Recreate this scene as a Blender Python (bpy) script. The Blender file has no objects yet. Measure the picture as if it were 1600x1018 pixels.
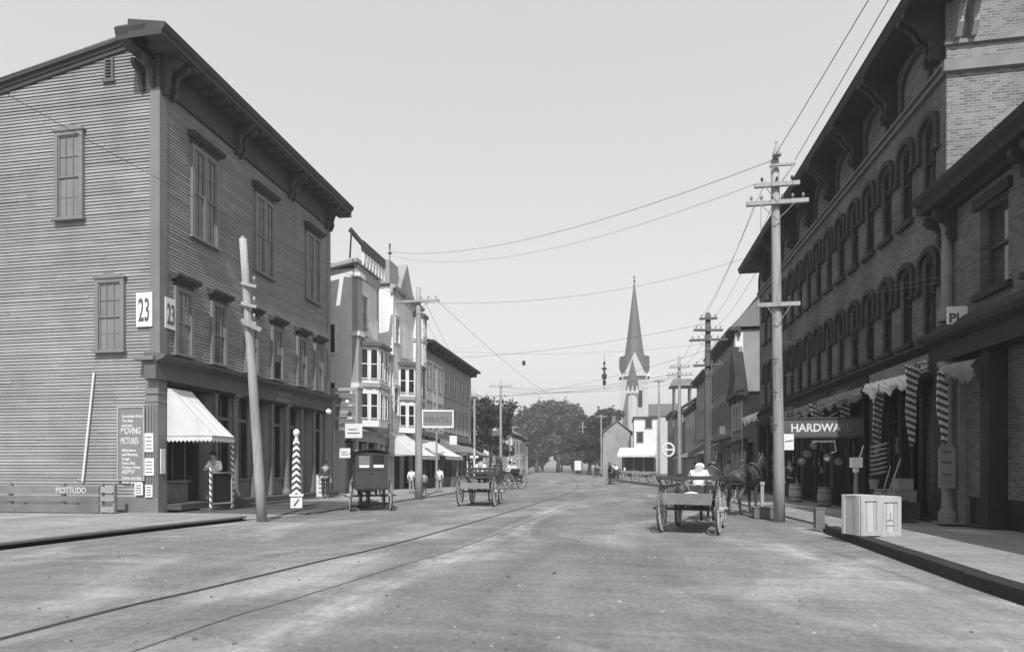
import bpy, bmesh, math, random
import numpy as np
from mathutils import Vector, Matrix
random.seed(7)
R = math.radians
SC = bpy.context.scene
COL = SC.collection

# ------------------------------------------------------------------ camera
cam = bpy.data.cameras.new('camera')
cam.sensor_width = 36.0
cam.lens = 950.0 / 1600.0 * 36.0
cam.shift_y = (730.0 - 509.0) / 1600.0
cam.clip_start = 0.1
cam.clip_end = 6000
co = bpy.data.objects.new('camera', cam)
COL.objects.link(co)
co.location = (0, 0, 1.5)
co.rotation_euler = (R(90), 0, R(9.853))
SC.camera = co

# ------------------------------------------------------------------ light
SUN_EL, SUN_AZ = R(50), R(10)          # azimuth: measured from -Y (behind the camera) towards +X
sdir = Vector((math.sin(SUN_AZ) * math.cos(SUN_EL), -math.cos(SUN_AZ) * math.cos(SUN_EL), math.sin(SUN_EL)))
w = bpy.data.worlds.new("World")
SC.world = w
w.use_nodes = True
nt = w.node_tree
nt.nodes.clear()
wo = nt.nodes.new('ShaderNodeOutputWorld')
bg = nt.nodes.new('ShaderNodeBackground')
sky = nt.nodes.new('ShaderNodeTexSky')
sky.sky_type = 'NISHITA'
sky.sun_disc = False
sky.sun_elevation = SUN_EL
sky.sun_rotation = math.atan2(sdir.x, sdir.y)
sky.dust_density = 3.0
sky.ozone_density = 1.0
sep = nt.nodes.new('ShaderNodeSeparateColor')
cmb = nt.nodes.new('ShaderNodeCombineColor')
nt.links.new(sky.outputs[0], sep.inputs[0])
mx = nt.nodes.new('ShaderNodeMath'); mx.operation = 'MULTIPLY'; mx.inputs[1].default_value = 0.7
my = nt.nodes.new('ShaderNodeMath'); my.operation = 'MULTIPLY_ADD'; my.inputs[1].default_value = 0.3
nt.links.new(sep.outputs[2], mx.inputs[0])
nt.links.new(sep.outputs[1], my.inputs[0])
nt.links.new(mx.outputs[0], my.inputs[2])
pw = nt.nodes.new('ShaderNodeMath'); pw.operation = 'POWER'; pw.inputs[1].default_value = 0.4
nt.links.new(my.outputs[0], pw.inputs[0])
gn = nt.nodes.new('ShaderNodeMath'); gn.operation = 'MULTIPLY'; gn.inputs[1].default_value = 3.25      # plate sensitive to blue: pale, even sky
nt.links.new(pw.outputs[0], gn.inputs[0])
for i in range(3):
    nt.links.new(gn.outputs[0], cmb.inputs[i])
nt.links.new(cmb.outputs[0], bg.inputs[0])
bg.inputs[1].default_value = 0.15
nt.links.new(bg.outputs[0], wo.inputs[0])
sl = bpy.data.lights.new('sun', 'SUN')
sl.energy = 5.0
sl.angle = R(0.5)
sl.color = (1, 0.995, 0.985)
so = bpy.data.objects.new('sun', sl)
COL.objects.link(so)
so.rotation_euler = sdir.to_track_quat('Z', 'Y').to_euler()
so.location = (10, -20, 40)
SC.view_settings.view_transform = 'Standard'
SC.view_settings.look = 'None'
SC.view_settings.exposure = 0.0
SC.view_settings.gamma = 1.0

# ------------------------------------------------------------------ materials (black and white world)
def g4(v): return (v, v, v, 1)

def mat(name, v, var=0.12, scale=2.0, rough=0.8, bump=0.15, stretch=(1, 1, 1), spec=0.25, metal=0.0, stain=0.0, fine=40.0, bumpd=0.01, island=0.0):
    m = bpy.data.materials.new(name)
    m.use_nodes = True
    t = m.node_tree
    b = t.nodes['Principled BSDF']
    b.inputs['Roughness'].default_value = rough
    b.inputs['Specular IOR Level'].default_value = spec
    b.inputs['Metallic'].default_value = metal
    tc = t.nodes.new('ShaderNodeTexCoord')
    mp = t.nodes.new('ShaderNodeMapping')
    mp.inputs['Scale'].default_value = stretch
    t.links.new(tc.outputs['Object'], mp.inputs[0])
    n1 = t.nodes.new('ShaderNodeTexNoise'); n1.inputs['Scale'].default_value = scale; n1.inputs['Detail'].default_value = 6; n1.inputs['Roughness'].default_value = 0.65
    n2 = t.nodes.new('ShaderNodeTexNoise'); n2.inputs['Scale'].default_value = fine; n2.inputs['Detail'].default_value = 3
    t.links.new(mp.outputs[0], n1.inputs[0]); t.links.new(mp.outputs[0], n2.inputs[0])
    ad = t.nodes.new('ShaderNodeMath'); ad.operation = 'MULTIPLY_ADD'; ad.inputs[1].default_value = 0.35
    t.links.new(n2.outputs[0], ad.inputs[0]); t.links.new(n1.outputs[0], ad.inputs[2])
    mr = t.nodes.new('ShaderNodeMapRange')
    mr.inputs['From Min'].default_value = 0.35; mr.inputs['From Max'].default_value = 1.0
    mr.inputs['To Min'].default_value = max(0.0, v * (1 - var)); mr.inputs['To Max'].default_value = v * (1 + var)
    t.links.new(ad.outputs[0], mr.inputs[0])
    last = mr.outputs[0]
    if stain > 0:
        n3 = t.nodes.new('ShaderNodeTexNoise'); n3.inputs['Scale'].default_value = 0.7; n3.inputs['Detail'].default_value = 5; n3.inputs['Distortion'].default_value = 0.6
        mp3 = t.nodes.new('ShaderNodeMapping'); mp3.inputs['Scale'].default_value = (1, 1, 0.35)
        t.links.new(tc.outputs['Object'], mp3.inputs[0]); t.links.new(mp3.outputs[0], n3.inputs[0])
        r3 = t.nodes.new('ShaderNodeMapRange'); r3.inputs['From Min'].default_value = 0.42; r3.inputs['From Max'].default_value = 0.68
        r3.inputs['To Min'].default_value = 1.0; r3.inputs['To Max'].default_value = 1 - stain
        t.links.new(n3.outputs[0], r3.inputs[0])
        mm = t.nodes.new('ShaderNodeMath'); mm.operation = 'MULTIPLY'
        t.links.new(last, mm.inputs[0]); t.links.new(r3.outputs[0], mm.inputs[1])
        last = mm.outputs[0]
    if island > 0:
        ge = t.nodes.new('ShaderNodeNewGeometry'); ri = t.nodes.new('ShaderNodeMapRange'); ri.inputs['To Min'].default_value = 1 - island; ri.inputs['To Max'].default_value = 1 + island
        t.links.new(ge.outputs['Random Per Island'], ri.inputs[0]); mi = t.nodes.new('ShaderNodeMath'); mi.operation = 'MULTIPLY'
        t.links.new(last, mi.inputs[0]); t.links.new(ri.outputs[0], mi.inputs[1]); last = mi.outputs[0]
    cc = t.nodes.new('ShaderNodeCombineColor')
    for i in range(3): t.links.new(last, cc.inputs[i])
    t.links.new(cc.outputs[0], b.inputs['Base Color'])
    if bump > 0:
        bp = t.nodes.new('ShaderNodeBump'); bp.inputs['Strength'].default_value = bump; bp.inputs['Distance'].default_value = bumpd
        t.links.new(ad.outputs[0], bp.inputs['Height']); t.links.new(bp.outputs[0], b.inputs['Normal'])
    return m

def brickmat(name, v, mortar, w=0.21, h=0.07, var=0.35, stain=0.3, off=(0, 0)):
    m = bpy.data.materials.new(name); m.use_nodes = True
    t = m.node_tree; b = t.nodes['Principled BSDF']
    b.inputs['Roughness'].default_value = 0.9; b.inputs['Specular IOR Level'].default_value = 0.15
    gm = t.nodes.new('ShaderNodeNewGeometry')
    sx = t.nodes.new('ShaderNodeSeparateXYZ'); t.links.new(gm.outputs['Position'], sx.inputs[0])
    a = t.nodes.new('ShaderNodeMath'); t.links.new(sx.outputs[0], a.inputs[0]); t.links.new(sx.outputs[1], a.inputs[1])
    c = t.nodes.new('ShaderNodeCombineXYZ'); t.links.new(a.outputs[0], c.inputs[0]); t.links.new(sx.outputs[2], c.inputs[1])
    br = t.nodes.new('ShaderNodeTexBrick')
    br.inputs['Scale'].default_value = 1.0
    br.inputs['Brick Width'].default_value = w; br.inputs['Row Height'].default_value = h
    br.inputs['Mortar Size'].default_value = 0.012; br.inputs['Bias'].default_value = 0.0
    br.inputs['Color1'].default_value = g4(v * (1 - var)); br.inputs['Color2'].default_value = g4(v * (1 + var)); br.inputs['Mortar'].default_value = g4(mortar)
    t.links.new(c.outputs[0], br.inputs['Vector'])
    n3 = t.nodes.new('ShaderNodeTexNoise'); n3.inputs['Scale'].default_value = 0.6; n3.inputs['Detail'].default_value = 7; t.links.new(gm.outputs['Position'], n3.inputs[0])
    r3 = t.nodes.new('ShaderNodeMapRange'); r3.inputs['From Min'].default_value = 0.35; r3.inputs['From Max'].default_value = 0.7
    r3.inputs['To Min'].default_value = 1.0 + stain; r3.inputs['To Max'].default_value = 1 - stain
    t.links.new(n3.outputs[0], r3.inputs[0])
    mm = t.nodes.new('ShaderNodeVectorMath'); mm.operation = 'SCALE'
    t.links.new(br.outputs[0], mm.inputs[0]); t.links.new(r3.outputs[0], mm.inputs['Scale'])
    t.links.new(mm.outputs[0], b.inputs['Base Color'])
    bp = t.nodes.new('ShaderNodeBump'); bp.inputs['Strength'].default_value = 0.5; bp.inputs['Distance'].default_value = 0.01; bp.invert = True
    t.links.new(br.outputs['Fac'], bp.inputs['Height']); t.links.new(bp.outputs[0], b.inputs['Normal'])
    return m

def stripemat(name, v1, v2, period, axis='z', slant=0.0, rough=0.8, duty=0.5, chevron=False):
    m = bpy.data.materials.new(name); m.use_nodes = True
    t = m.node_tree; b = t.nodes['Principled BSDF']; b.inputs['Roughness'].default_value = rough; b.inputs['Specular IOR Level'].default_value = 0.2
    tc = t.nodes.new('ShaderNodeTexCoord'); sx = t.nodes.new('ShaderNodeSeparateXYZ'); t.links.new(tc.outputs['Object'], sx.inputs[0])
    src = sx.outputs['xyz'.index(axis)]
    if slant:
        if chevron:
            ab = t.nodes.new('ShaderNodeMath'); ab.operation = 'ABSOLUTE'; t.links.new(sx.outputs[0], ab.inputs[0]); xs = ab.outputs[0]
        else: xs = sx.outputs[0]
        ma = t.nodes.new('ShaderNodeMath'); ma.operation = 'MULTIPLY_ADD'; ma.inputs[1].default_value = slant
        t.links.new(xs, ma.inputs[0]); t.links.new(src, ma.inputs[2]); src = ma.outputs[0]
    dv = t.nodes.new('ShaderNodeMath'); dv.operation = 'DIVIDE'; dv.inputs[1].default_value = period; t.links.new(src, dv.inputs[0])
    fl = t.nodes.new('ShaderNodeMath'); fl.operation = 'FRACT'; t.links.new(dv.outputs[0], fl.inputs[0])
    gt = t.nodes.new('ShaderNodeMath'); gt.operation = 'GREATER_THAN'; gt.inputs[1].default_value = duty; t.links.new(fl.outputs[0], gt.inputs[0])
    mr = t.nodes.new('ShaderNodeMapRange'); mr.inputs['To Min'].default_value = v1; mr.inputs['To Max'].default_value = v2; t.links.new(gt.outputs[0], mr.inputs[0])
    nz = t.nodes.new('ShaderNodeTexNoise'); nz.inputs['Scale'].default_value = 6; nz.inputs['Detail'].default_value = 5; t.links.new(tc.outputs['Object'], nz.inputs[0])
    r2 = t.nodes.new('ShaderNodeMapRange'); r2.inputs['To Min'].default_value = 0.7; r2.inputs['To Max'].default_value = 1.3; t.links.new(nz.outputs[0], r2.inputs[0])
    mu = t.nodes.new('ShaderNodeMath'); mu.operation = 'MULTIPLY'; t.links.new(mr.outputs[0], mu.inputs[0]); t.links.new(r2.outputs[0], mu.inputs[1])
    cc = t.nodes.new('ShaderNodeCombineColor')
    for i in range(3): t.links.new(mu.outputs[0], cc.inputs[i])
    t.links.new(cc.outputs[0], b.inputs['Base Color'])
    return m

M = {}
M['siding'] = mat('painted_clapboard', 0.27, 0.18, 0.8, 0.75, 0.15, (1, 1, 0.8), stain=0.14, fine=12, island=0.12)
M['trim'] = mat('painted_trim', 0.19, 0.15, 1.5, 0.6, 0.1, stain=0.15)
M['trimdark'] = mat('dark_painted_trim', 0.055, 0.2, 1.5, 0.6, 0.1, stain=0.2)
M['trimlight'] = mat('light_painted_trim', 0.36, 0.1, 1.5, 0.6, 0.1, stain=0.15)
M['glass'] = mat('old_window_glass', 0.055, 0.45, 1.3, 0.08, 0.05, spec=0.9, fine=4)
M['glassblind'] = mat('glass_with_blind', 0.17, 0.25, 1.3, 0.12, 0.04, spec=0.7, fine=4)
M['glassdark'] = mat('dark_shop_glass', 0.02, 0.5, 1.0, 0.12, 0.05, spec=0.35, fine=4)
M['interior'] = mat('dark_interior', 0.02, 0.4, 2, 0.9, 0)
M['brick'] = brickmat('shaded_brick', 0.1, 0.125)  # darker copy for the street fronts, their shade put into the colour
M['bricklit'] = brickmat('lit_grey_brick', 0.15, 0.22, stain=0.2)  # paler copy of the brick, sunlight on the end wall put into the colour
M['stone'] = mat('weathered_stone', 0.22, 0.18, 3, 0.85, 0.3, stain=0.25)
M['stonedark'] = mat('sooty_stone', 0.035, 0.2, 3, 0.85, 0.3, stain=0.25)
M['palestone'] = mat('pale_church_stone', 0.48, 0.1, 1, 0.85, 0.2)
M['slate'] = mat('roof_slate', 0.11, 0.2, 1.2, 0.6, 0.2)
M['shingle'] = mat('roof_shingle', 0.17, 0.25, 2.0, 0.85, 0.3)
M['pole'] = mat('weathered_pole_wood', 0.34, 0.45, 7, 0.85, 0.6, (5, 5, 0.2), stain=0.35)
M['poledark'] = mat('dark_pole_wood', 0.12, 0.25, 3, 0.85, 0.5, (4, 4, 0.25), stain=0.3)
M['black'] = mat('black_wood_and_gap_shade', 0.02, 0.3, 3, 0.7, 0.1)  # black paintwork, and the shade line under the left kerb plank
M['midtrim'] = mat('mid_painted_trim', 0.12, 0.15, 1.5, 0.6, 0.1, stain=0.15)
M['iron'] = mat('black_iron', 0.04, 0.3, 5, 0.5, 0.1, spec=0.5)
M['wire'] = mat('wire_metal', 0.06, 0.2, 5, 0.6, 0)
M['rail'] = mat('worn_rail_steel', 0.09, 0.3, 4, 0.45, 0.1, spec=0.5, metal=0.3)
M['canvas'] = mat('white_canvas', 0.62, 0.1, 2.5, 0.9, 0.35, stain=0.14, bumpd=0.03)
M['canvasgrey'] = mat('grey_canvas', 0.2, 0.15, 3, 0.9, 0.3, stain=0.2, bumpd=0.03)
M['white'] = mat('white_paint', 0.72, 0.08, 2.5, 0.6, 0.1, stain=0.12)
M['letter'] = mat('white_lettering', 0.6, 0.3, 4, 0.6, 0)
M['letterdark'] = mat('dark_lettering', 0.09, 0.2, 4, 0.6, 0)
M['signdark'] = mat('dark_sign_paint', 0.1, 0.3, 3, 0.55, 0.1)
M['signgrey'] = mat('grey_sign_paint', 0.2, 0.12, 3, 0.6, 0.1)
M['plank'] = mat('old_planks', 0.17, 0.25, 3, 0.85, 0.4, (0.4, 6, 6), stain=0.25, island=0.2)
M['plankdark'] = mat('dark_worn_planks', 0.085, 0.35, 3, 0.85, 0.4, (0.4, 6, 6), stain=0.3, island=0.3)
M['crate'] = mat('pine_crate_board', 0.46, 0.25, 2, 0.8, 0.4, (8, 8, 0.5), stain=0.25, island=0.18)
M['wagon'] = mat('painted_wagon_wood', 0.05, 0.35, 4, 0.55, 0.2, spec=0.4)
M['wagonlight'] = mat('worn_wagon_wood', 0.22, 0.3, 4, 0.7, 0.3)
M['vanpaint'] = mat('dark_van_varnish', 0.05, 0.3, 3, 0.4, 0.1, (1, 1, 0.3), spec=0.5)
M['wheel'] = mat('dusty_wheel_wood', 0.34, 0.3, 6, 0.75, 0.2)
M['skin'] = mat('skin', 0.33, 0.1, 5, 0.6, 0.05)
M['shirt'] = mat('white_shirt_cotton', 0.74, 0.06, 8, 0.9, 0.5, bumpd=0.02)
M['shirtgrey'] = mat('grey_shirt_cotton', 0.3, 0.1, 8, 0.9, 0.4, bumpd=0.02)
M['trousers'] = mat('dark_wool', 0.05, 0.2, 8, 0.95, 0.3)
M['coat'] = mat('dark_coat_cloth', 0.07, 0.2, 8, 0.95, 0.3)
M['hat'] = mat('straw_hat', 0.5, 0.12, 20, 0.85, 0.4)
M['hatdark'] = mat('felt_hat', 0.045, 0.2, 20, 0.85, 0.2)
M['hair'] = mat('dark_hair', 0.03, 0.3, 20, 0.6, 0.3)
M['horse'] = mat('bay_horse_coat', 0.055, 0.35, 5, 0.5, 0.15, spec=0.4)
M['horselight'] = mat('grey_horse_coat', 0.3, 0.3, 5, 0.6, 0.15, spec=0.3)
M['mane'] = mat('black_mane', 0.025, 0.3, 30, 0.6, 0.4)
M['leather'] = mat('harness_leather', 0.05, 0.3, 10, 0.45, 0.1, spec=0.5)
M['leaf'] = mat('elm_leaves', 0.062, 0.4, 0.6, 0.6, 0, fine=3)
M['leafdark'] = mat('dark_elm_leaves', 0.04, 0.4, 0.6, 0.6, 0, fine=3)
M['bark'] = mat('tree_bark', 0.12, 0.3, 6, 0.9, 0.5, (4, 4, 0.5))
M['grass'] = mat('roadside_grass', 0.09, 0.4, 1.2, 0.95, 0.4)
M['greywall'] = mat('grey_painted_boards', 0.3, 0.14, 1, 0.8, 0.15, stain=0.2)
M['palewall'] = mat('pale_painted_boards', 0.72, 0.1, 1, 0.8, 0.15, stain=0.15)
M['midwall'] = mat('brown_painted_boards', 0.17, 0.16, 1, 0.8, 0.15, stain=0.2)
M['whitewall'] = mat('whitewashed_boards', 0.74, 0.06, 1, 0.8, 0.1, stain=0.08)
M['milkglass'] = mat('milk_glass', 0.85, 0.03, 2, 0.2, 0, spec=0.6)
M['stripe_awn'] = stripemat('striped_awning_cloth', 0.06, 0.5, 0.17, 'z', 0.35)
M['barber'] = stripemat('barber_pole_chevrons', 0.07, 0.78, 0.225, 'z', 0.85, 0.4, 0.5, True)
M['barberspiral'] = stripemat('barber_pole_spiral', 0.1, 0.7, 0.2, 'z', 1.3, 0.4)
M['coil'] = mat('coiled_rope', 0.25, 0.2, 20, 0.9, 0.4)

# ------------------------------------------------------------------ builders
class Fc:
    """a facade frame: u along the wall, d outward, z up"""
    def __init__(s, ox, oy, ux, uy, nx, ny):
        s.o = (ox, oy); s.u = (ux, uy); s.n = (nx, ny)
    def p(s, u, z, d=0.0):
        return (s.o[0] + s.u[0] * u + s.n[0] * d, s.o[1] + s.u[1] * u + s.n[1] * d, z)

def FL(x): return Fc(x, 0, 0, 1, 1, 0)      # faces +X (left side of the street), u = y
def FR(x): return Fc(x, 0, 0, 1, -1, 0)     # faces -X (right side), u = y
def FN(y): return Fc(0, y, 1, 0, 0, -1)     # faces -Y (towards the camera), u = x
IDF = Fc(0, 0, 1, 0, 0, 1)

class MB:
    def __init__(s): s.v = []; s.f = []
    def add(s, vs, fs):
        b = len(s.v); s.v += [tuple(x) for x in vs]; s.f += [tuple(b + i for i in f) for f in fs]; return s
    def box(s, x0, x1, y0, y1, z0, z1):
        v = [(x0, y0, z0), (x1, y0, z0), (x1, y1, z0), (x0, y1, z0), (x0, y0, z1), (x1, y0, z1), (x1, y1, z1), (x0, y1, z1)]
        return s.add(v, [(0, 3, 2, 1), (4, 5, 6, 7), (0, 1, 5, 4), (1, 2, 6, 5), (2, 3, 7, 6), (3, 0, 4, 7)])
    def fb(s, F, u0, u1, z0, z1, d0, d1):
        v = [F.p(u, z, d) for z in (z0, z1) for (u, d) in ((u0, d0), (u1, d0), (u1, d1), (u0, d1))]
        return s.add(v, [(0, 3, 2, 1), (4, 5, 6, 7), (0, 1, 5, 4), (1, 2, 6, 5), (2, 3, 7, 6), (3, 0, 4, 7)])
    def hexa(s, v8):
        return s.add(v8, [(0, 3, 2, 1), (4, 5, 6, 7), (0, 1, 5, 4), (1, 2, 6, 5), (2, 3, 7, 6), (3, 0, 4, 7)])
    def prof(s, F, prof, u0, u1, cap=True):
        """extrude closed profile [(d,z)..] along u"""
        n = len(prof)
        v = [F.p(u0, z, d) for d, z in prof] + [F.p(u1, z, d) for d, z in prof]
        f = [(i, (i + 1) % n, n + (i + 1) % n, n + i) for i in range(n)]
        if cap: f += [tuple(range(n - 1, -1, -1)), tuple(range(n, 2 * n))]
        return s.add(v, f)
    def plate(s, F, poly, d0, d1):
        """extrude polygon [(u,z)..] through thickness d0..d1"""
        n = len(poly)
        v = [F.p(u, z, d0) for u, z in poly] + [F.p(u, z, d1) for u, z in poly]
        f = [(i, (i + 1) % n, n + (i + 1) % n, n + i) for i in range(n)] + [tuple(range(n - 1, -1, -1)), tuple(range(n, 2 * n))]
        return s.add(v, f)
    def tube(s, pts, rad, n=8, cap=True):
        pts = [Vector(p) for p in pts]
        rads = rad if isinstance(rad, (list, tuple)) else [rad] * len(pts)
        up = Vector((0, 0, 1)); b = len(s.v); k = len(pts)
        pu = None
        for i, p in enumerate(pts):
            d = (pts[min(i + 1, k - 1)] - pts[max(i - 1, 0)])
            if d.length < 1e-9: d = Vector((0, 0, 1))
            d.normalize()
            if pu is None:
                a = d.cross(up)
                if a.length < 1e-3: a = d.cross(Vector((1, 0, 0)))
            else:
                a = pu - d * pu.dot(d)
            a.normalize(); pu = a
            c = d.cross(a)
            for j in range(n):
                t = 2 * math.pi * j / n
                s.v.append(tuple(p + (a * math.cos(t) + c * math.sin(t)) * rads[i]))
        for i in range(k - 1):
            for j in range(n):
                s.f.append((b + i * n + j, b + i * n + (j + 1) % n, b + (i + 1) * n + (j + 1) % n, b + (i + 1) * n + j))
        if cap:
            s.f.append(tuple(b + j for j in range(n - 1, -1, -1))); s.f.append(tuple(b + (k - 1) * n + j for j in range(n)))
        return s
    def bar(s, p0, p1, w, h, roll=0.0):
        p0 = Vector(p0); p1 = Vector(p1); d = (p1 - p0).normalized()
        a = d.cross(Vector((0, 0, 1)))
        if a.length < 1e-3: a = Vector((1, 0, 0))
        a.normalize(); c = a.cross(d).normalized()
        v = []
        for p in (p0, p1):
            for x, y in ((-1, -1), (1, -1), (1, 1), (-1, 1)):
                v.append(tuple(p + a * x * w / 2 + c * y * h / 2))
        return s.add(v, [(0, 1, 2, 3), (7, 6, 5, 4), (0, 4, 5, 1), (1, 5, 6, 2), (2, 6, 7, 3), (3, 7, 4, 0)])
    def lathe(s, c, prof, n=16, axis='z'):
        b = len(s.v); k = len(prof)
        for r, h in prof:
            for j in range(n):
                t = 2 * math.pi * j / n
                if axis == 'z': q = (c[0] + r * math.cos(t), c[1] + r * math.sin(t), c[2] + h)
                elif axis == 'x': q = (c[0] + h, c[1] + r * math.cos(t), c[2] + r * math.sin(t))
                else: q = (c[0] + r * math.cos(t), c[1] + h, c[2] + r * math.sin(t))
                s.v.append(q)
        for i in range(k - 1):
            for j in range(n):
                s.f.append((b + i * n + j, b + i * n + (j + 1) % n, b + (i + 1) * n + (j + 1) % n, b + (i + 1) * n + j))
        s.f.append(tuple(b + j for j in range(n - 1, -1, -1))); s.f.append(tuple(b + (k - 1) * n + j for j in range(n)))
        return s
    def sheet(s, grid):
        """grid of points rows x cols"""
        b = len(s.v); r = len(grid); c = len(grid[0])
        for row in grid: s.v += [tuple(p) for p in row]
        for i in range(r - 1):
            for j in range(c - 1):
                s.f.append((b + i * c + j, b + i * c + j + 1, b + (i + 1) * c + j + 1, b + (i + 1) * c + j))
        return s
    def build(s, name, m, parent=None, smooth=False, local=False, recalc=True, bevel=0.0, solid=0.0):
        me = bpy.data.meshes.new(name)
        vs = np.array(s.v, dtype=float)
        if local: c = np.zeros(3)
        else:
            c = (vs.min(0) + vs.max(0)) / 2
            if parent is None: c[2] = vs[:, 2].min()
        me.from_pydata([tuple(x) for x in (vs - c)], [], s.f)
        if recalc:
            bm = bmesh.new(); bm.from_mesh(me); bmesh.ops.recalc_face_normals(bm, faces=bm.faces); bm.to_mesh(me); bm.free()
        me.materials.append(M[m] if isinstance(m, str) else m)
        if smooth: me.polygons.foreach_set('use_smooth', [True] * len(me.polygons))
        o = bpy.data.objects.new(name, me); COL.objects.link(o)
        if parent is not None:
            o.parent = parent
            if local: o.location = (0, 0, 0)
            else:
                base = WLOC.get(parent.name, Vector((0, 0, 0)))
                o.location = Vector(c) - base
                WLOC[o.name] = Vector(c)
        else:
            o.location = c; WLOC[o.name] = Vector(c)
        if bevel > 0:
            bv = o.modifiers.new('bevel', 'BEVEL'); bv.width = bevel; bv.segments = 2; bv.limit_method = 'ANGLE'
        if solid > 0:
            sd = o.modifiers.new('solid', 'SOLIDIFY'); sd.thickness = solid
        return o

WLOC = {}
def tag(o, label=None, cat=None, group=None, kind=None):
    if label: o['label'] = label
    if cat: o['category'] = cat
    if group: o['group'] = group
    if kind: o['kind'] = kind
    return o
def thing(name, label, cat, loc=(0, 0, 0), rotz=0.0, group=None):
    o = bpy.data.objects.new(name, None); COL.objects.link(o)
    o.empty_display_size = 0.2
    o.location = loc; o.rotation_euler = (0, 0, rotz)
    WLOC[o.name] = Vector(loc)
    return tag(o, label, cat, group)
def struct(o):
    o['kind'] = 'structure'; return o
def kids(o): return [c for c in bpy.data.objects if c.parent == o]
def copy_tree(o, parent=None):
    c = o.copy(); COL.objects.link(c)
    if parent is not None: c.parent = parent
    for ch in kids(o): copy_tree(ch, c)
    return c

def text_verts(body, size, extr=0.004, off=0.0, align='LEFT', spacing=1.0):
    cu = bpy.data.curves.new('txt', 'FONT'); cu.body = body; cu.size = size; cu.extrude = extr; cu.offset = off
    cu.align_x = align; cu.space_character = spacing; cu.resolution_u = 3
    o = bpy.data.objects.new('txt', cu); COL.objects.link(o)
    dg = bpy.context.evaluated_depsgraph_get(); me = bpy.data.meshes.new_from_object(o.evaluated_get(dg))
    v = [tuple(p.co) for p in me.vertices]; f = [tuple(p.vertices) for p in me.polygons]
    bpy.data.objects.remove(o); bpy.data.meshes.remove(me); bpy.data.curves.remove(cu)
    return v, f
def lettering(parent, F, body, u, z, size, d, m='letter', align='LEFT', flip=False, off=0.0, sx=1.0, sy=1.0, spacing=1.0, mb=None):
    v, f = text_verts(body, size, 0.004, off, align, spacing)
    b = mb or MB()
    b.add([F.p(u + (-1 if flip else 1) * p[0] * sx, z + p[1] * sy, d + p[2]) for p in v], f)
    if mb is None: return b.build('lettering', m, parent)
    return b
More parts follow.
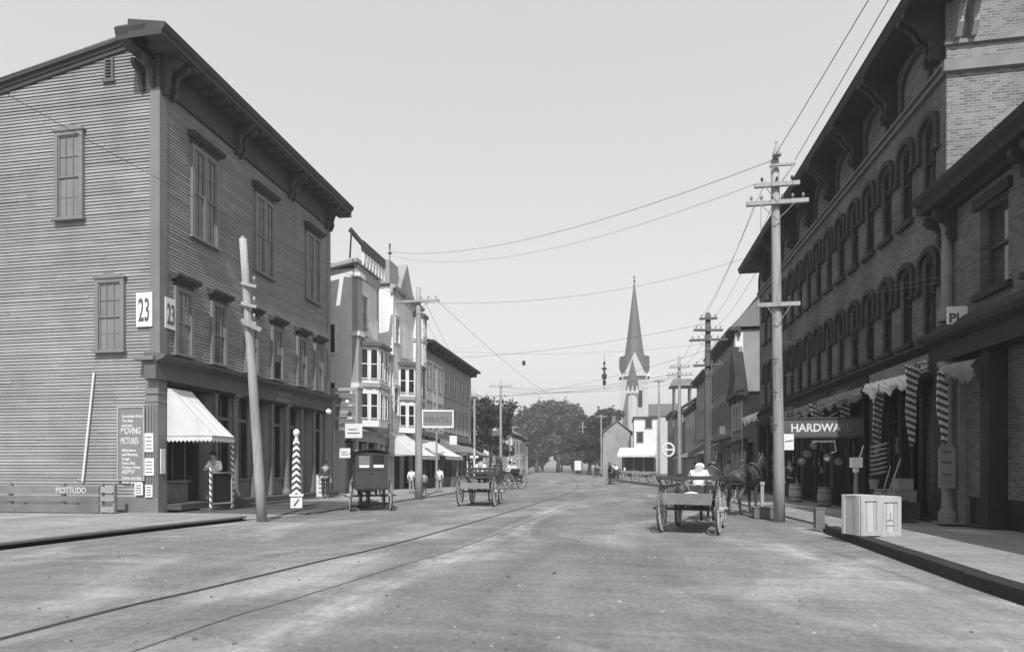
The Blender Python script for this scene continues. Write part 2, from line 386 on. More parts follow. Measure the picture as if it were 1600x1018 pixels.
# ================================================================== GROUND
def roadmat(name, v, seed, track=False, var=0.3):
    m = bpy.data.materials.new(name); m.use_nodes = True
    t = m.node_tree; b = t.nodes['Principled BSDF']; b.inputs['Roughness'].default_value = 0.93; b.inputs['Specular IOR Level'].default_value = 0.15
    g = t.nodes.new('ShaderNodeNewGeometry')
    def nz(scale, st, det=6, rot=0.0, dist=0.0):
        mp = t.nodes.new('ShaderNodeMapping'); mp.inputs['Scale'].default_value = st; mp.inputs['Location'].default_value = (seed, seed * 2.0, 0); mp.inputs['Rotation'].default_value = (0, 0, rot)
        t.links.new(g.outputs['Position'], mp.inputs[0])
        n = t.nodes.new('ShaderNodeTexNoise'); n.inputs['Scale'].default_value = scale; n.inputs['Detail'].default_value = det; n.inputs['Roughness'].default_value = 0.6; n.inputs['Distortion'].default_value = dist
        t.links.new(mp.outputs[0], n.inputs[0]); return n.outputs[0]
    def rng(x, a, b_, c, d):
        r = t.nodes.new('ShaderNodeMapRange'); r.inputs[1].default_value = a; r.inputs[2].default_value = b_; r.inputs[3].default_value = c; r.inputs[4].default_value = d
        t.links.new(x, r.inputs[0]); return r.outputs[0]
    def op(o, x, y):
        n = t.nodes.new('ShaderNodeMath'); n.operation = o
        for i, q in enumerate((x, y)):
            if isinstance(q, (int, float)): n.inputs[i].default_value = q
            else: t.links.new(q, n.inputs[i])
        return n.outputs[0]
    base = rng(nz(0.5, (1, 0.35, 1), 8, 0.15, 0.5), 0.3, 0.72, v * (1 - var), v * (1 + var))
    wheel = rng(nz(3.0, (1, 0.06, 1), 5, 0.05), 0.35, 0.68, 0.96, 1.04)
    cross = rng(nz(1.3, (0.3, 1.6, 1), 6, 0.2, 1.0), 0.35, 0.7, 0.84, 1.14)
    grit = op('MULTIPLY', rng(nz(75, (1, 1, 1), 3), 0.3, 0.7, 0.85, 1.15), op('MULTIPLY', rng(nz(14, (1, .7, 1), 6), 0.32, 0.7, 0.84, 1.18), rng(nz(30, (1, .8, 1), 2), 0.66, 0.74, 1.0, 1.35)))
    val = op('MULTIPLY', op('MULTIPLY', base, wheel), op('MULTIPLY', cross, grit))
    val = op('MULTIPLY', val, rng(nz(0.28, (1, 0.7, 1), 9, 0.2, 1.5), 0.5, 0.64, 0.94, 1.42))
    val = op('MULTIPLY', val, rng(nz(0.9, (1, 0.25, 1), 7, 0.12, 0.8), 0.56, 0.7, 1.0, 0.8))
    blot = rng(nz(2.1, (0.5, 1, 1), 6, 0.3, 1.2), 0.62, 0.75, 1.0, 1.22)
    val = op('MULTIPLY', val, blot)
    if track:
        sx = t.nodes.new('ShaderNodeSeparateXYZ'); t.links.new(g.outputs['Position'], sx.inputs[0])
        wob = op('MULTIPLY', op('SUBTRACT', nz(0.6, (1, 1, 1), 4), 0.5), 0.7)
        # pale dust swept along the right hand side of the car track
        x = op('SUBTRACT', op('ADD', sx.outputs[0], wob), op('MULTIPLY_ADD', 0, 0)) if False else op('ADD', sx.outputs[0], wob)
        cx = op('SUBTRACT', x, op('ADD', -3.15, op('MULTIPLY', sx.outputs[1], 0.045)))
        d = op('ABSOLUTE', cx, 0)
        band = rng(d, 0.12, 0.4, 1.0, 0.0)
        near = rng(sx.outputs[1], 20, 28, 1.0, 0.0)
        br = op('MULTIPLY', op('MULTIPLY', band, near), rng(nz(3, (1, 0.6, 1), 5), 0.34, 0.58, 0.1, 0.75))
        # pale dust by the right kerb
        d2 = rng(op('ABSOLUTE', op('SUBTRACT', x, 3.3), 0), 0.3, 1.3, 1.0, 0.0)
        n2 = rng(op('ABSOLUTE', op('SUBTRACT', sx.outputs[1], 11.5), 0), 1.0, 3.8, 1.0, 0.0)
        br2 = op('MULTIPLY', op('MULTIPLY', d2, n2), rng(nz(1.5, (1, 0.8, 1), 6), 0.35, 0.6, 0.15, 0.6))
        # pale dust along the left gutter
        d3 = rng(op('ABSOLUTE', op('SUBTRACT', x, -9.7), 0), 0.2, 0.9, 1.0, 0.0)
        br3 = op('MULTIPLY', op('MULTIPLY', d3, rng(sx.outputs[1], 16, 18, 1, 0)), rng(nz(1.8, (1, 0.8, 1), 6), 0.35, 0.6, 0.05, 0.4))
        tot = op('ADD', 1.0, op('ADD', br, op('ADD', br2, br3)))
        val = op('MULTIPLY', val, tot)
    cc = t.nodes.new('ShaderNodeCombineColor')
    for i in range(3): t.links.new(val, cc.inputs[i])
    t.links.new(cc.outputs[0], b.inputs['Base Color'])
    bp = t.nodes.new('ShaderNodeBump'); bp.inputs['Strength'].default_value = 0.5; bp.inputs['Distance'].default_value = 0.03
    hh = op('ADD', op('MULTIPLY', nz(25, (1, 1, 1), 5), 0.5), op('ADD', nz(4.0, (1, 0.15, 1), 4), op('MULTIPLY', nz(2.0, (1, 1, 1), 4), 0.6)))
    t.links.new(hh, bp.inputs['Height']); t.links.new(bp.outputs[0], b.inputs['Normal'])
    return m
M['road'] = roadmat('macadam_road', 0.19, 3.0, True)
M['walk'] = roadmat('gravel_footway', 0.26, 11.0, False, 0.15)
M['stones'] = mat('road_stones', 0.17, 0.3, 3, 0.9, 0.2, island=0.75)
M['lot'] = roadmat('bare_earth', 0.18, 21.0, False, 0.25)

b = MB(); b.sheet([[(-3000, -600, 0), (3000, -600, 0)], [(-3000, 5000, 0), (3000, 5000, 0)]])
struct(b.build('ground', 'grass'))
EDG = [(-60, -10.9, 4.2), (0, -11.0, 4.2), (10, -10.9, 4.4), (16, -10.2, 4.66), (24, -9.4, 4.6), (50, -9.6, 4.6), (62, -11.0, 4.2), (75, -12.6, 2.4), (90, -14.0, 0.2), (110, -16.3, -3.6),
       (140, -19.5, -8.0), (180, -25.5, -13.5), (230, -37, -23), (300, -56, -42), (400, -95, -80), (520, -160, -140)]
def edge(s, k):
    for a, c in zip(EDG, EDG[1:]):
        if a[0] <= s <= c[0]:
            f = (s - a[0]) / (c[0] - a[0]); return a[k] + (c[k] - a[k]) * f
    return EDG[-1][k]
ss = [-60, -30, 0, 5, 10, 13, 16, 20, 24, 37, 50, 56, 62, 68, 75, 82, 90, 100, 110, 125, 140, 160, 180, 205, 230, 265, 300, 350, 400, 460, 520]
b = MB(); b.sheet([[(edge(s, 1) + (edge(s, 2) - edge(s, 1)) * k / 8, s, 0.006) for k in range(9)] for s in ss])
struct(b.build('road', 'road'))
b = MB(); b.sheet([[(-60, -60, 0.003), (60, -60, 0.003)], [(-60, 120, 0.003), (60, 120, 0.003)]])
struct(b.build('bare_ground', 'lot'))

# raised footways with kerbs
def footway(name, pts_out, pts_in, z):
    g = MB(); n = len(pts_out)
    top = [[(a[0], a[1], z), (c[0], c[1], z)] for a, c in zip(pts_out, pts_in)]
    g.sheet(top)
    g.sheet([[(a[0], a[1], -0.02) for a in pts_out], [(a[0], a[1], z) for a in pts_out]])
    e0, e1 = pts_out[0], pts_in[0]; g.sheet([[(e0[0], e0[1], -0.02), (e1[0], e1[1], -0.02)], [(e0[0], e0[1], z), (e1[0], e1[1], z)]])
    e0, e1 = pts_out[-1], pts_in[-1]; g.sheet([[(e0[0], e0[1], -0.02), (e1[0], e1[1], -0.02)], [(e0[0], e0[1], z), (e1[0], e1[1], z)]])
    return struct(g.build(name, 'walk'))
def kerb(pts, z, w, m, sgn, low=-0.05):
    g = MB()
    for a, c in zip(pts, pts[1:]):
        L = math.hypot(c[0] - a[0], c[1] - a[1]); n = max(1, int(L / 1.6))
        for i in range(n):
            f0 = i / n; f1 = (i + 1) / n - 0.008 / L * 2
            p0 = (a[0] + (c[0] - a[0]) * f0, a[1] + (c[1] - a[1]) * f0); p1 = (a[0] + (c[0] - a[0]) * f1, a[1] + (c[1] - a[1]) * f1)
            j = random.uniform(-0.008, 0.008)
            q = [(p0[0] - sgn * 0.004 + j, p0[1]), (p1[0] - sgn * 0.004 + j, p1[1]), (p1[0] + sgn * w, p1[1]), (p0[0] + sgn * w, p0[1])]
            zz = z + random.uniform(-0.004, 0.006)
            g.hexa([(x, y, low) for x, y in q] + [(x, y, zz) for x, y in q])
    return struct(g.build('kerb', m, bevel=0.012))
kL = [(-11.1, -60), (-11.15, 9.0), (-10.9, 12.0), (-10.43, 15.6)]
footway('pavement', kL, [(-40, -60), (-40, 9), (-40, 12), (-40, 15.6)], 0.11)
kerb([(-10.95, -60 + 40), (-11.0, 9.0), (-10.75, 12.0), (-10.28, 15.6)], 0.14, -0.18, 'plank', 1, low=0.085)
kerb([(-11.05, -40), (-11.1, 9.0), (-10.85, 12.0), (-10.38, 15.6)], 0.08, -0.1, 'black', 1)  # set-back face coloured black as the gap shadow under the plank edge
footway('pavement', [(-10.28, 15.61), (-9.55, 17.4)], [(-40, 15.61), (-40, 17.4)], 0.05)
footway('pavement', [(-9.3, 24.0), (-9.2, 40), (-9.3, 62)], [(-14.5, 24.0), (-14.5, 40), (-14.5, 62)], 0.09)
g = MB()
for i in range(26):      # worn planking laid across the gutter in front of the corner shop
    y0 = 17.45 + i * 0.25
    g.box(-13.95, -9.75 + 0.02 * i + random.uniform(-.08, .08), y0, y0 + 0.235, -0.02, 0.055 + random.uniform(0, 0.01))
struct(g.build('plank_crossing', 'plankdark'))
kR = [(4.2, -30), (4.35, 8.6), (4.66, 14.85)]
footway('pavement', [(a + .12, b_) for a, b_ in kR], [(8.3, -30), (8.3, 8.6), (8.3, 14.85)], 0.15)
kerb([(4.2, -20), (4.35, 8.6), (4.66, 14.85)], 0.175, 0.26, 'stonedark', 1)
footway('pavement', [(4.68, 14.86), (5.1, 16.5), (4.9, 20), (4.8, 60)], [(8.3, 14.86), (8.3, 16.5), (8.3, 20), (8.3, 60)], 0.07)
kerb([(4.68, 14.9), (5.1, 16.5)], 0.09, 0.12, 'stonedark', 1)

# tramway
C1 = [(-5.9, -20), (-5.45, 0), (-5.28, 5.1), (-5.05, 6.6), (-4.85, 7.9), (-4.68, 9.1), (-4.35, 11), (-4.0, 15), (-3.42, 23.5), (-2.95, 33), (-2.85, 40), (-3.1, 48), (-3.75, 56), (-4.9, 72), (-7.3, 95), (-11.5, 130), (-17.5, 178), (-30, 230)]
def sm(c, n=6):
    out = []
    for i in range(len(c) - 1):
        p0 = c[max(i - 1, 0)]; p1 = c[i]; p2 = c[i + 1]; p3 = c[min(i + 2, len(c) - 1)]
        for k in range(n):
            t = k / n
            out.append(tuple(0.5 * ((2 * p1[j]) + (-p0[j] + p2[j]) * t + (2 * p0[j] - 5 * p1[j] + 4 * p2[j] - p3[j]) * t * t + (-p0[j] + 3 * p1[j] - 3 * p2[j] + p3[j]) * t ** 3) for j in range(2)))
    return out + [c[-1]]
c1 = sm(C1)
def offs(c, d):
    o = []
    for i, p in enumerate(c):
        a = c[max(i - 1, 0)]; e = c[min(i + 1, len(c) - 1)]; dx, dy = e[0] - a[0], e[1] - a[1]; L = math.hypot(dx, dy)
        o.append((p[0] + dy / L * d, p[1] - dx / L * d))
    return o
g = MB()
for d, w_ in ((0.01, 0.022), (1.45, 0.009)):
    l = offs(c1, d - w_); r = offs(c1, d + w_); l2 = offs(c1, d + w_ + 0.035)
    g.sheet([[(p[0], p[1], 0.016), (q[0], q[1], 0.016)] for p, q in zip(l, r)])
struct(g.build('tram_track', 'rail'))
g = MB()
for d in (0.052,):
    l = offs(c1, d - 0.014); r = offs(c1, d + 0.014)
    g.sheet([[(p[0], p[1], 0.0105), (q[0], q[1], 0.0105)] for p, q in zip(l, r)])
struct(g.build('rail_groove', 'plankdark'))

rr_ = random.Random(5); g = MB()          # loose stones and horse dung trodden into the road
for i in range(900):
    y = 4.5 + 30 * rr_.random() ** 1.6; x = rr_.uniform(edge(y, 1) + .2, edge(y, 2) - .2); q = rr_.uniform(.008, .026) * (1.6 if i % 9 == 0 else 1)
    g.add([(x + q * math.cos(a + rr_.uniform(-.3, .3)), y + q * math.sin(a), .006) for a in (0, 1.57, 3.14, 4.71)] + [(x + rr_.uniform(-q, q) * .4, y, .006 + q * rr_.uniform(.5, 1.0))], [(0, 1, 4), (1, 2, 4), (2, 3, 4), (3, 0, 4)])
tag(g.build('loose_stones', 'stones', recalc=False), 'loose stones and dried dung scattered over the dirt roadway', 'stones', kind='stuff')
# ================================================================== LEFT CORNER BUILDING
XL = -14.5; FLs = FL(XL); FSd = FN(17.3)
B1 = thing('corner_shop_building', 'large three storey clapboard corner building with bracketed eaves and shopfront at street level', 'building', (XL, 17.3, 0))
SL = 0.19                                   # roof falls to the rear
def topz(t): return 15.5 + (t - XL) * SL   # rake height
# core
g = MB()
g.hexa([(XL - 16, 17.34, 4.3), (XL - 0.04, 17.34, 4.3), (XL - 0.04, 28.96, 4.3), (XL - 16, 28.96, 4.3), (XL - 16, 17.34, topz(XL - 16) - .3), (XL - .04, 17.34, 14.65), (XL - .04, 28.96, 14.65), (XL - 16, 28.96, topz(XL - 16) - .3)])
g.box(XL - 16, XL - 0.9, 17.34, 28.96, 0.0, 4.298)
g.build('wall', 'siding', B1)
def clap(F, u0, u1, z0, z1, sp=0.105, lip=0.034, ztop=None):
    g = MB(); z = z0; n = int((z1 - z0) / sp)
    v = []; f = []
    for i in range(n):
        za = z0 + i * sp; zb = za + sp
        ua = u0
        if ztop is not None:   # cut by sloping rake: limit left edge
            ua = max(u0, ztop(zb))
            if ua >= u1 - 0.05: continue
        x = ua - random.uniform(0, 3.2)
        while x < u1:
            L = random.uniform(2.6, 4.9); xa, xb = max(x, ua), min(x + L - 0.006, u1); x += L
            if xb - xa < .05: continue
            j = random.uniform(-0.004, 0.006); j2 = j + random.uniform(-0.005, 0.005); b0 = len(v)
            v += [F.p(xa, za, 0.0), F.p(xb, za, 0.0), F.p(xa, za + random.uniform(-.003, .003), lip + j), F.p(xb, za + random.uniform(-.003, .003), lip + j2), F.p(xa, zb, 0.002), F.p(xb, zb, 0.002)]
            f += [(b0, b0 + 1, b0 + 3, b0 + 2), (b0 + 2, b0 + 3, b0 + 5, b0 + 4)]
    g.v = v; g.f = f
    return g
g = clap(FSd, XL - 16, XL - 0.28, 0.55, 15.2, ztop=lambda z: XL + (z - 15.28) / SL if z > 12.2 else -99)
o = g.build('clapboards', 'siding', B1, recalc=False)
g = clap(FLs, 17.56, 28.75, 5.14, 13.7)
o = g.build('clapboards', 'siding', B1, recalc=False)
# corner boards
g = MB(); g.box(XL - 0.3, XL + 0.055, 17.245, 17.58, 5.0, 14.25); g.build('corner_board', 'trim', B1, bevel=0.008)
g = MB(); g.box(XL - 0.2, XL + 0.05, 28.72, 29.02, 5.0, 14.25); g.build('corner_board', 'trim', B1)
g = MB(); g.fb(FSd, XL - 16, XL - 0.32, 0.0, 0.54, -0.02, 0.05); g.build('base_board', 'trim', B1)
# frieze, eaves and brackets on the front
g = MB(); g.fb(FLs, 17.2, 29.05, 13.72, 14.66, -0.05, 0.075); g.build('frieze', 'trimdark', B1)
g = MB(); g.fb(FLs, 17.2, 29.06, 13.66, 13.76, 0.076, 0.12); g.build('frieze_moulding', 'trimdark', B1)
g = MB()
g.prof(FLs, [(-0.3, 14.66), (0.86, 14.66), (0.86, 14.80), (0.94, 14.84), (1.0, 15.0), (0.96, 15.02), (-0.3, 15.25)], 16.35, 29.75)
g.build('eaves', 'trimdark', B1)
g = MB()
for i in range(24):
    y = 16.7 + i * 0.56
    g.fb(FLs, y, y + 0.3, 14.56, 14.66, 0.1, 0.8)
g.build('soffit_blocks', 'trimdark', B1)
def bracket(F, u, zt, h, proj, w=0.13):
    g = MB()
    pr = [(0.0, zt), (proj, zt), (proj, zt - 0.14), (proj * 0.82, zt - 0.24), (proj * 0.5, zt - 0.3), (proj * 0.36, zt - h * 0.55), (proj * 0.42, zt - h * 0.72), (proj * 0.25, zt - h), (0.0, zt - h)]
    g.prof(F, pr, u - w / 2, u + w / 2)
    return g
for u in (17.42, 17.78, 21.2, 21.5, 25.05, 25.35, 28.55, 28.9):
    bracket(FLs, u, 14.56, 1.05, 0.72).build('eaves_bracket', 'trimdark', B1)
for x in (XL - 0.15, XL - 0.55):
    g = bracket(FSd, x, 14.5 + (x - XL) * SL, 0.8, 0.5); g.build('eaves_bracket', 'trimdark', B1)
# rake cornice on the side wall
g = MB()
u0, u1 = XL - 16, XL - 0.6
def rk(d, dz, u): return FSd.p(u, topz(u) + dz, d)
for (d0, d1, z0, z1) in ((-0.3, 0.2, -0.02, 0.08), (-0.3, 0.12, -0.14, -0.022), (-0.03, 0.08, -0.28, -0.142)):
    g.hexa([rk(d0, z0, u0), rk(d1, z0, u0), rk(d1, z0, u1), rk(d0, z0, u1), rk(d0, z1, u0), rk(d1, z1, u0), rk(d1, z1, u1), rk(d0, z1, u1)])
g.build('rake_cornice', 'trimdark', B1)
g = MB()   # eaves return at the corner
g.prof(FSd, [(-0.1, 14.66), (0.93, 14.66), (0.93, 14.8), (0.99, 15.0), (0.9, 15.12), (-0.1, 15.42)], XL - 0.75, XL + 0.28)
g.build('eaves_return', 'trimdark', B1)
g = MB(); g.hexa([(XL - 16.2, 17.0, topz(XL - 16.2) + .09), (XL - .5, 17.12, 15.5), (XL - .5, 29.4, 15.5), (XL - 16.2, 29.4, topz(XL - 16.2) + .09), (XL - 16.2, 17.12, topz(XL - 16.2) + .14), (XL - .5, 17.12, 15.55), (XL - .5, 29.4, 15.55), (XL - 16.2, 29.4, topz(XL - 16.2) + .14)])
g.build('roof', 'shingle', B1)

def sash_window(parent, F, uc, z0, z1, w, hood='crown', nm=2, twin=False, m='trim', gm='glass', rails=True, rows=2, crownm='trimdark', label=None, openlow=False, off=0.0):
    """casing that stands proud of the wall; panes sit back inside it"""
    hw = w / 2; c = 0.13
    F = Fc(F.o[0] + F.n[0] * off, F.o[1] + F.n[1] * off, F.u[0], F.u[1], F.n[0], F.n[1])
    B_ = -0.02 - off
    g = MB()
    g.fb(F, uc - hw - c, uc - hw, z0, z1 + c, B_, 0.085)
    g.fb(F, uc + hw, uc + hw + c, z0, z1 + c, B_, 0.085)
    g.fb(F, uc - hw, uc + hw, z1, z1 + c, B_, 0.085)
    fr = g.build('window', m, parent)
    if label: fr['label'] = label
    g = MB(); g.fb(F, uc - hw - c - 0.05, uc + hw + c + 0.05, z0 - 0.08, z0, B_, 0.14); g.build('sill', m, fr)
    lights = [(uc - hw, uc + hw)] if not twin else [(uc - hw, uc - 0.06), (uc + 0.06, uc + hw)]
    g = MB(); gl = MB(); zm = z0 + (z1 - z0) * 0.5
    if twin: g.fb(F, uc - 0.06, uc + 0.06, z0, z1, -0.02, 0.075)
    for a, e in lights:
        for (za, zb, d) in ((z0, zm + 0.03, 0.028), (zm - 0.03, z1, 0.052)):
            if openlow and za == z0: za2 = z0 + 0.75
            else: za2 = za
            s = 0.045
            g.fb(F, a, a + s, za2, zb, 0.006, d); g.fb(F, e - s, e, za2, zb, 0.006, d)
            g.fb(F, a + s, e - s, za2, za2 + s, 0.006, d); g.fb(F, a + s, e - s, zb - s, zb, 0.006, d)
            if rails:
                for k in range(1, nm + 1):
                    x = a + (e - a) * k / (nm + 1); g.fb(F, x - 0.011, x + 0.011, za2 + s, zb - s, 0.010, d - 0.004)
                for k in range(1, rows):
                    z = za2 + (zb - za2) * k / rows; g.fb(F, a + s, e - s, z - 0.011, z + 0.011, 0.009, d - 0.008)
            gl.fb(F, a + s, e - s, za2 + s, zb - s, 0.004, 0.0085 if d < 0.04 else 0.02)
    g.build('sash', m, fr); gl.build('pane', gm, fr)
    if openlow:
        q = MB(); q.fb(F, uc - hw + .01, uc + hw - .01, z0, z0 + .74, 0.003, 0.006); q.build('opening', 'interior', fr)
    if hood == 'crown':
        g = MB()
        zt = z1 + c
        g.fb(F, uc - hw - c, uc + hw + c, zt, zt + 0.2, B_, 0.07)
        g.prof(F, [(B_, zt + 0.2), (0.12, zt + 0.2), (0.26, zt + 0.27), (0.30, zt + 0.36), (B_, zt + 0.44)], uc - hw - c - 0.14, uc + hw + c + 0.14)
        k = int((w + 2 * c) / 0.16)
        for i in range(k):
            x = uc - hw - c + 0.04 + i * 0.16; g.fb(F, x, x + 0.07, zt + 0.12, zt + 0.2, 0.07, 0.13)
        g.build('crown', crownm, fr)
    elif hood == 'peak':
        g = MB(); zt = z1 + c
        g.plate(F, [(uc - hw - c - .06, zt), (uc + hw + c + .06, zt), (uc + hw + c + .06, zt + 0.05), (uc, zt + 0.2), (uc - hw - c - .06, zt + 0.05)], -0.02, 0.12)
        g.build('crown', m, fr)
    elif hood == 'flat':
        g = MB(); zt = z1 + c; g.fb(F, uc - hw - c - .05, uc + hw + c + .05, zt, zt + .07, -0.02, 0.15); g.build('crown', crownm, fr)
    return fr
for uc in (18.33, 20.16, 22.2, 24.06, 26.12, 27.75):
    sash_window(B1, FLs, uc, off=.045, z0=5.3, z1=7.38, w=0.62, gm='glassblind' if uc in (18.33, 27.75) else 'glass', openlow=(uc == 24.06), label='window with its lower sash pushed up' if uc == 24.06 else None)
for uc in (19.4, 23.1, 27.2):
    sash_window(B1, FLs, uc, 9.5, 12.5, 1.14, off=.045, twin=True, nm=1, gm='glass')
sash_window(B1, FSd, -16.24, 5.3, 7.5, 0.82, off=.045, hood='peak', gm='glassblind')
sash_window(B1, FSd, -17.78, 9.7, 12.42, 0.82, off=.045, hood='peak', gm='glassblind')
sash_window(B1, FSd, -21.5, 5.3, 7.5, 0.82, off=.045, hood='peak', gm='glassblind')
g = MB()     # louvred vent
g.fb(FSd, -16.47, -16.40, 14.1, 14.78, 0, .09); g.fb(FSd, -16.2, -16.13, 14.1, 14.78, 0, .09); g.fb(FSd, -16.52, -16.08, 14.02, 14.1, 0, .11); g.fb(FSd, -16.4, -16.2, 14.72, 14.78, 0, .09)
g.build('vent', 'midtrim', B1)
g = MB(); g.fb(FSd, -16.4, -16.2, 14.1, 14.72, 0.045, .052); g.build('vent_hole', 'interior', B1)
g = MB()
for i in range(6): g.hexa([FSd.p(x, z + i * .1, d) for z, dd in ((14.12, 0), (14.15, 0)) for (x, d) in ((-16.4, .055), (-16.2, .055), (-16.2, .085), (-16.4, .085))])
g.build('louvre', 'midtrim', B1)
# storefront
g = MB(); g.prof(FLs, [(-0.3, 4.32), (0.12, 4.32), (0.12, 4.86), (0.2, 4.9), (0.42, 4.98), (0.46, 5.08), (0.03, 5.16), (-0.3, 5.16)], 17.0, 29.1)
g.build('shop_cornice', 'midtrim', B1)
g = MB(); g.fb(FSd, XL - 0.6, XL + 0.12, 4.90, 5.02, -0.1, 0.42); g.fb(FSd, XL - 0.42, XL + 0.11, 4.33, 4.9, -.1, .11); g.build('cornice_return', 'trim', B1)
def column(parent, x, y, z0, z1, r=0.11, m='trim', sq=True):
    g = MB()
    g.lathe((x, y, 0), [(r * 1.5, z0), (r * 1.5, z0 + .12), (r * 1.15, z0 + .2), (r, z0 + .3), (r * 0.86, z1 - .42), (r * 1.05, z1 - .4), (r * 1.05, z1 - .36), (r * .86, z1 - .34), (r * .95, z1 - .2), (r * 1.5, z1 - .08)], 14)
    g.box(x - r * 1.6, x + r * 1.6, y - r * 1.6, y + r * 1.6, z1 - .08, z1)
    return g.build('column', m, parent, smooth=False)
g = MB()     # corner pier with capital
g.box(XL - 0.42, XL + 0.02, 17.22, 17.62, 0.0, 4.32); g.box(XL - 0.46, XL + 0.06, 17.18, 17.66, 3.86, 3.95); g.box(XL - 0.44, XL + 0.04, 17.2, 17.64, 3.6, 3.66)
for k in range(4):
    x = XL - .36 + k * .1; g.box(x, x + .05, 17.19, 17.219, .6, 3.5)
g.build('corner_pier', 'trim', B1, bevel=0.006)
for u in (21.38, 25.07, 28.75):
    column(B1, XL - 0.1, u, 0.32, 4.32, 0.13)
for u in (20.2, 22.6, 23.88, 26.38, 27.55):
    g = MB(); g.box(XL - .18, XL - .04, u - .07, u + .07, 0.32, 4.32); g.box(XL - .2, XL - .02, u - .09, u + .09, 4.1, 4.2); g.build('pilaster', 'trim', B1)
for u in (20.2, 21.38, 22.6, 23.88, 25.07, 26.38, 27.55):
    g = MB(); g.box(XL - .88, XL - .2, u - .035, u + .035, 0.32, 4.215); g.build('shop_reveal', 'trimlight', B1)
for (a, e, door) in ((17.65, 18.9, 0), (18.95, 20.1, 1), (20.3, 21.3, 0), (21.5, 22.5, 0), (22.7, 23.8, 1), (24.0, 24.95, 0), (25.2, 26.3, 0), (26.45, 27.45, 1), (27.65, 28.6, 0)):
    dd = -0.34 if not door else -0.75
    g = MB()
    if not door:
        g.fb(FLs, a, e, 0.32, 1.0, dd - .1, dd + .12); g.fb(FLs, a - .02, e + .02, 1.0, 1.07, dd - .1, dd + .2)
        for k in range(3): g.fb(FLs, a + .06 + k * (e - a) / 3, a + (k + 1) * (e - a) / 3 - .06, .42, .9, dd + .12, dd + .135)
        g.build('bulkhead', 'trim', B1)
        q = MB(); q.fb(FLs, a + .04, e - .04, 1.08, 3.3, dd - .02, dd); q.fb(FLs, a + .04, e - .04, 3.42, 4.24, dd - .02, dd); q.build('shop_window', 'glassdark', B1)
        q = MB()
        for x in (a, (a + e) / 2 - .02, e - .04): q.fb(FLs, x, x + .04, 1.07, 4.3, dd - .03, dd + .03)
        q.fb(FLs, a + .04, (a + e) / 2 - .02, 3.3, 3.42, dd - .03, dd + .025); q.fb(FLs, (a + e) / 2 + .02, e - .04, 3.3, 3.42, dd - .03, dd + .025)
        q.build('shop_window_frame', 'trim', B1)
        if a > 21: 
            q = MB(); q.fb(FLs, a + .1, a + .38, 1.1, 2.6, dd - .012 + .02, dd + .02); q.build('display_screen', 'trimlight', B1)
    else:
        g.fb(FLs, a + .08, e - .08, .34, 1.2, dd - .05, dd); g.fb(FLs, a + .08, a + .2, 1.2, 2.6, dd - .05, dd); g.fb(FLs, e - .2, e - .08, 1.2, 2.6, dd - .05, dd); g.fb(FLs, a + .08, e - .08, 2.6, 2.75, dd - .05, dd)
        g.fb(FLs, a, a + .08, .32, 4.3, dd - .08, dd + .04); g.fb(FLs, e - .08, e, .32, 4.3, dd - .08, dd + .04)
        dr = g.build('door', 'trimdark', B1)
        q = MB(); q.fb(FLs, a + .2, e - .2, 1.2, 2.6, dd - .04, dd - .02); q.fb(FLs, a + .08, e - .08, 2.78, 4.2, dd - .04, dd - .02); q.build('pane', 'glassdark', dr)
        q = MB(); q.lathe((XL + dd + .04, a + .17, 1.25), [(.01, -.03), (.03, 0), (.01, .03)], 8); q.build('handle', 'iron', dr)
g = MB(); g.box(XL - .95, XL - 0.02, 17.66, 28.9, 4.22, 4.3); g.build('shop_ceiling', 'trimdark', B1)
g = MB(); g.box(XL - .92, XL + 0.55, 17.62, 28.95, 0.12, 0.31)
for i in range(45):
    y = 17.64 + i * .25
g.build('shop_step', 'plankdark', B1)
g = MB(); g.box(XL - .88, XL + 0.95, 18.5, 28.95, 0.0, 0.119); g.build('shop_step', 'plankdark', B1)
# painted fascia lettering
v = MB(); lettering(None, FLs, 'ROOMS', 24.0, 4.62, 0.26, 0.126, mb=v, sx=1.2); lettering(None, FLs, 'BARBER', 23.9, 4.36, 0.24, 0.126, mb=v, sx=1.25)
lettering(None, FLs, 'L', 22.2, 4.42, 0.3, 0.126, mb=v)
v.build('lettering', 'trimlight', B1)

# ---- things on the left building
a = thing('shop_awning', 'white canvas awning with scalloped edge over the corner shop doorway', 'awning', (XL, 18.2, 2.3))
yA, yB = 17.58, 18.75; zt, zb, pr = 4.1, 2.52, 1.62
def sag(t): return -0.05 * math.sin(math.pi * t)
grid = [[(XL + .05 + pr * t, yA + (yB - yA) * k / 8, zt + (zb - zt) * t + sag(t) + 0.03 * math.sin(k * 2.2) * math.sin(math.pi * t * .9)) for k in range(9)] for t in [i / 8 for i in range(9)]]
g = MB(); g.sheet(grid)
for y in (yA, yB):
    g.sheet([[(XL + .05 + pr * t, y, zt + (zb - zt) * t + sag(t)), (XL + .05 + pr * t, y, zb)] for t in [i / 8 for i in range(9)]])
g.build('canvas', 'canvas', a, recalc=False, solid=0.006)
def valance(p0, p1, z, n, drop=0.2, tooth=0.07):
    g = MB(); p0 = Vector(p0); p1 = Vector(p1); k = n * 6
    top = []; bot = []
    for i in range(k + 1):
        f = i / k; p = p0.lerp(p1, f); top.append((p.x, p.y, z)); bot.append((p.x, p.y, z - drop + tooth * abs(math.cos(math.pi * f * n)) ** 1.0 * 0.9))
    g.sheet([top, bot]); return g
g = valance((XL + .05 + pr, yA, 0), (XL + .05 + pr, yB, 0), zb, 7); h = valance((XL + .05, yA, 0), (XL + .05 + pr, yA, 0), zb - 0.002, 11); g.add(h.v, h.f)
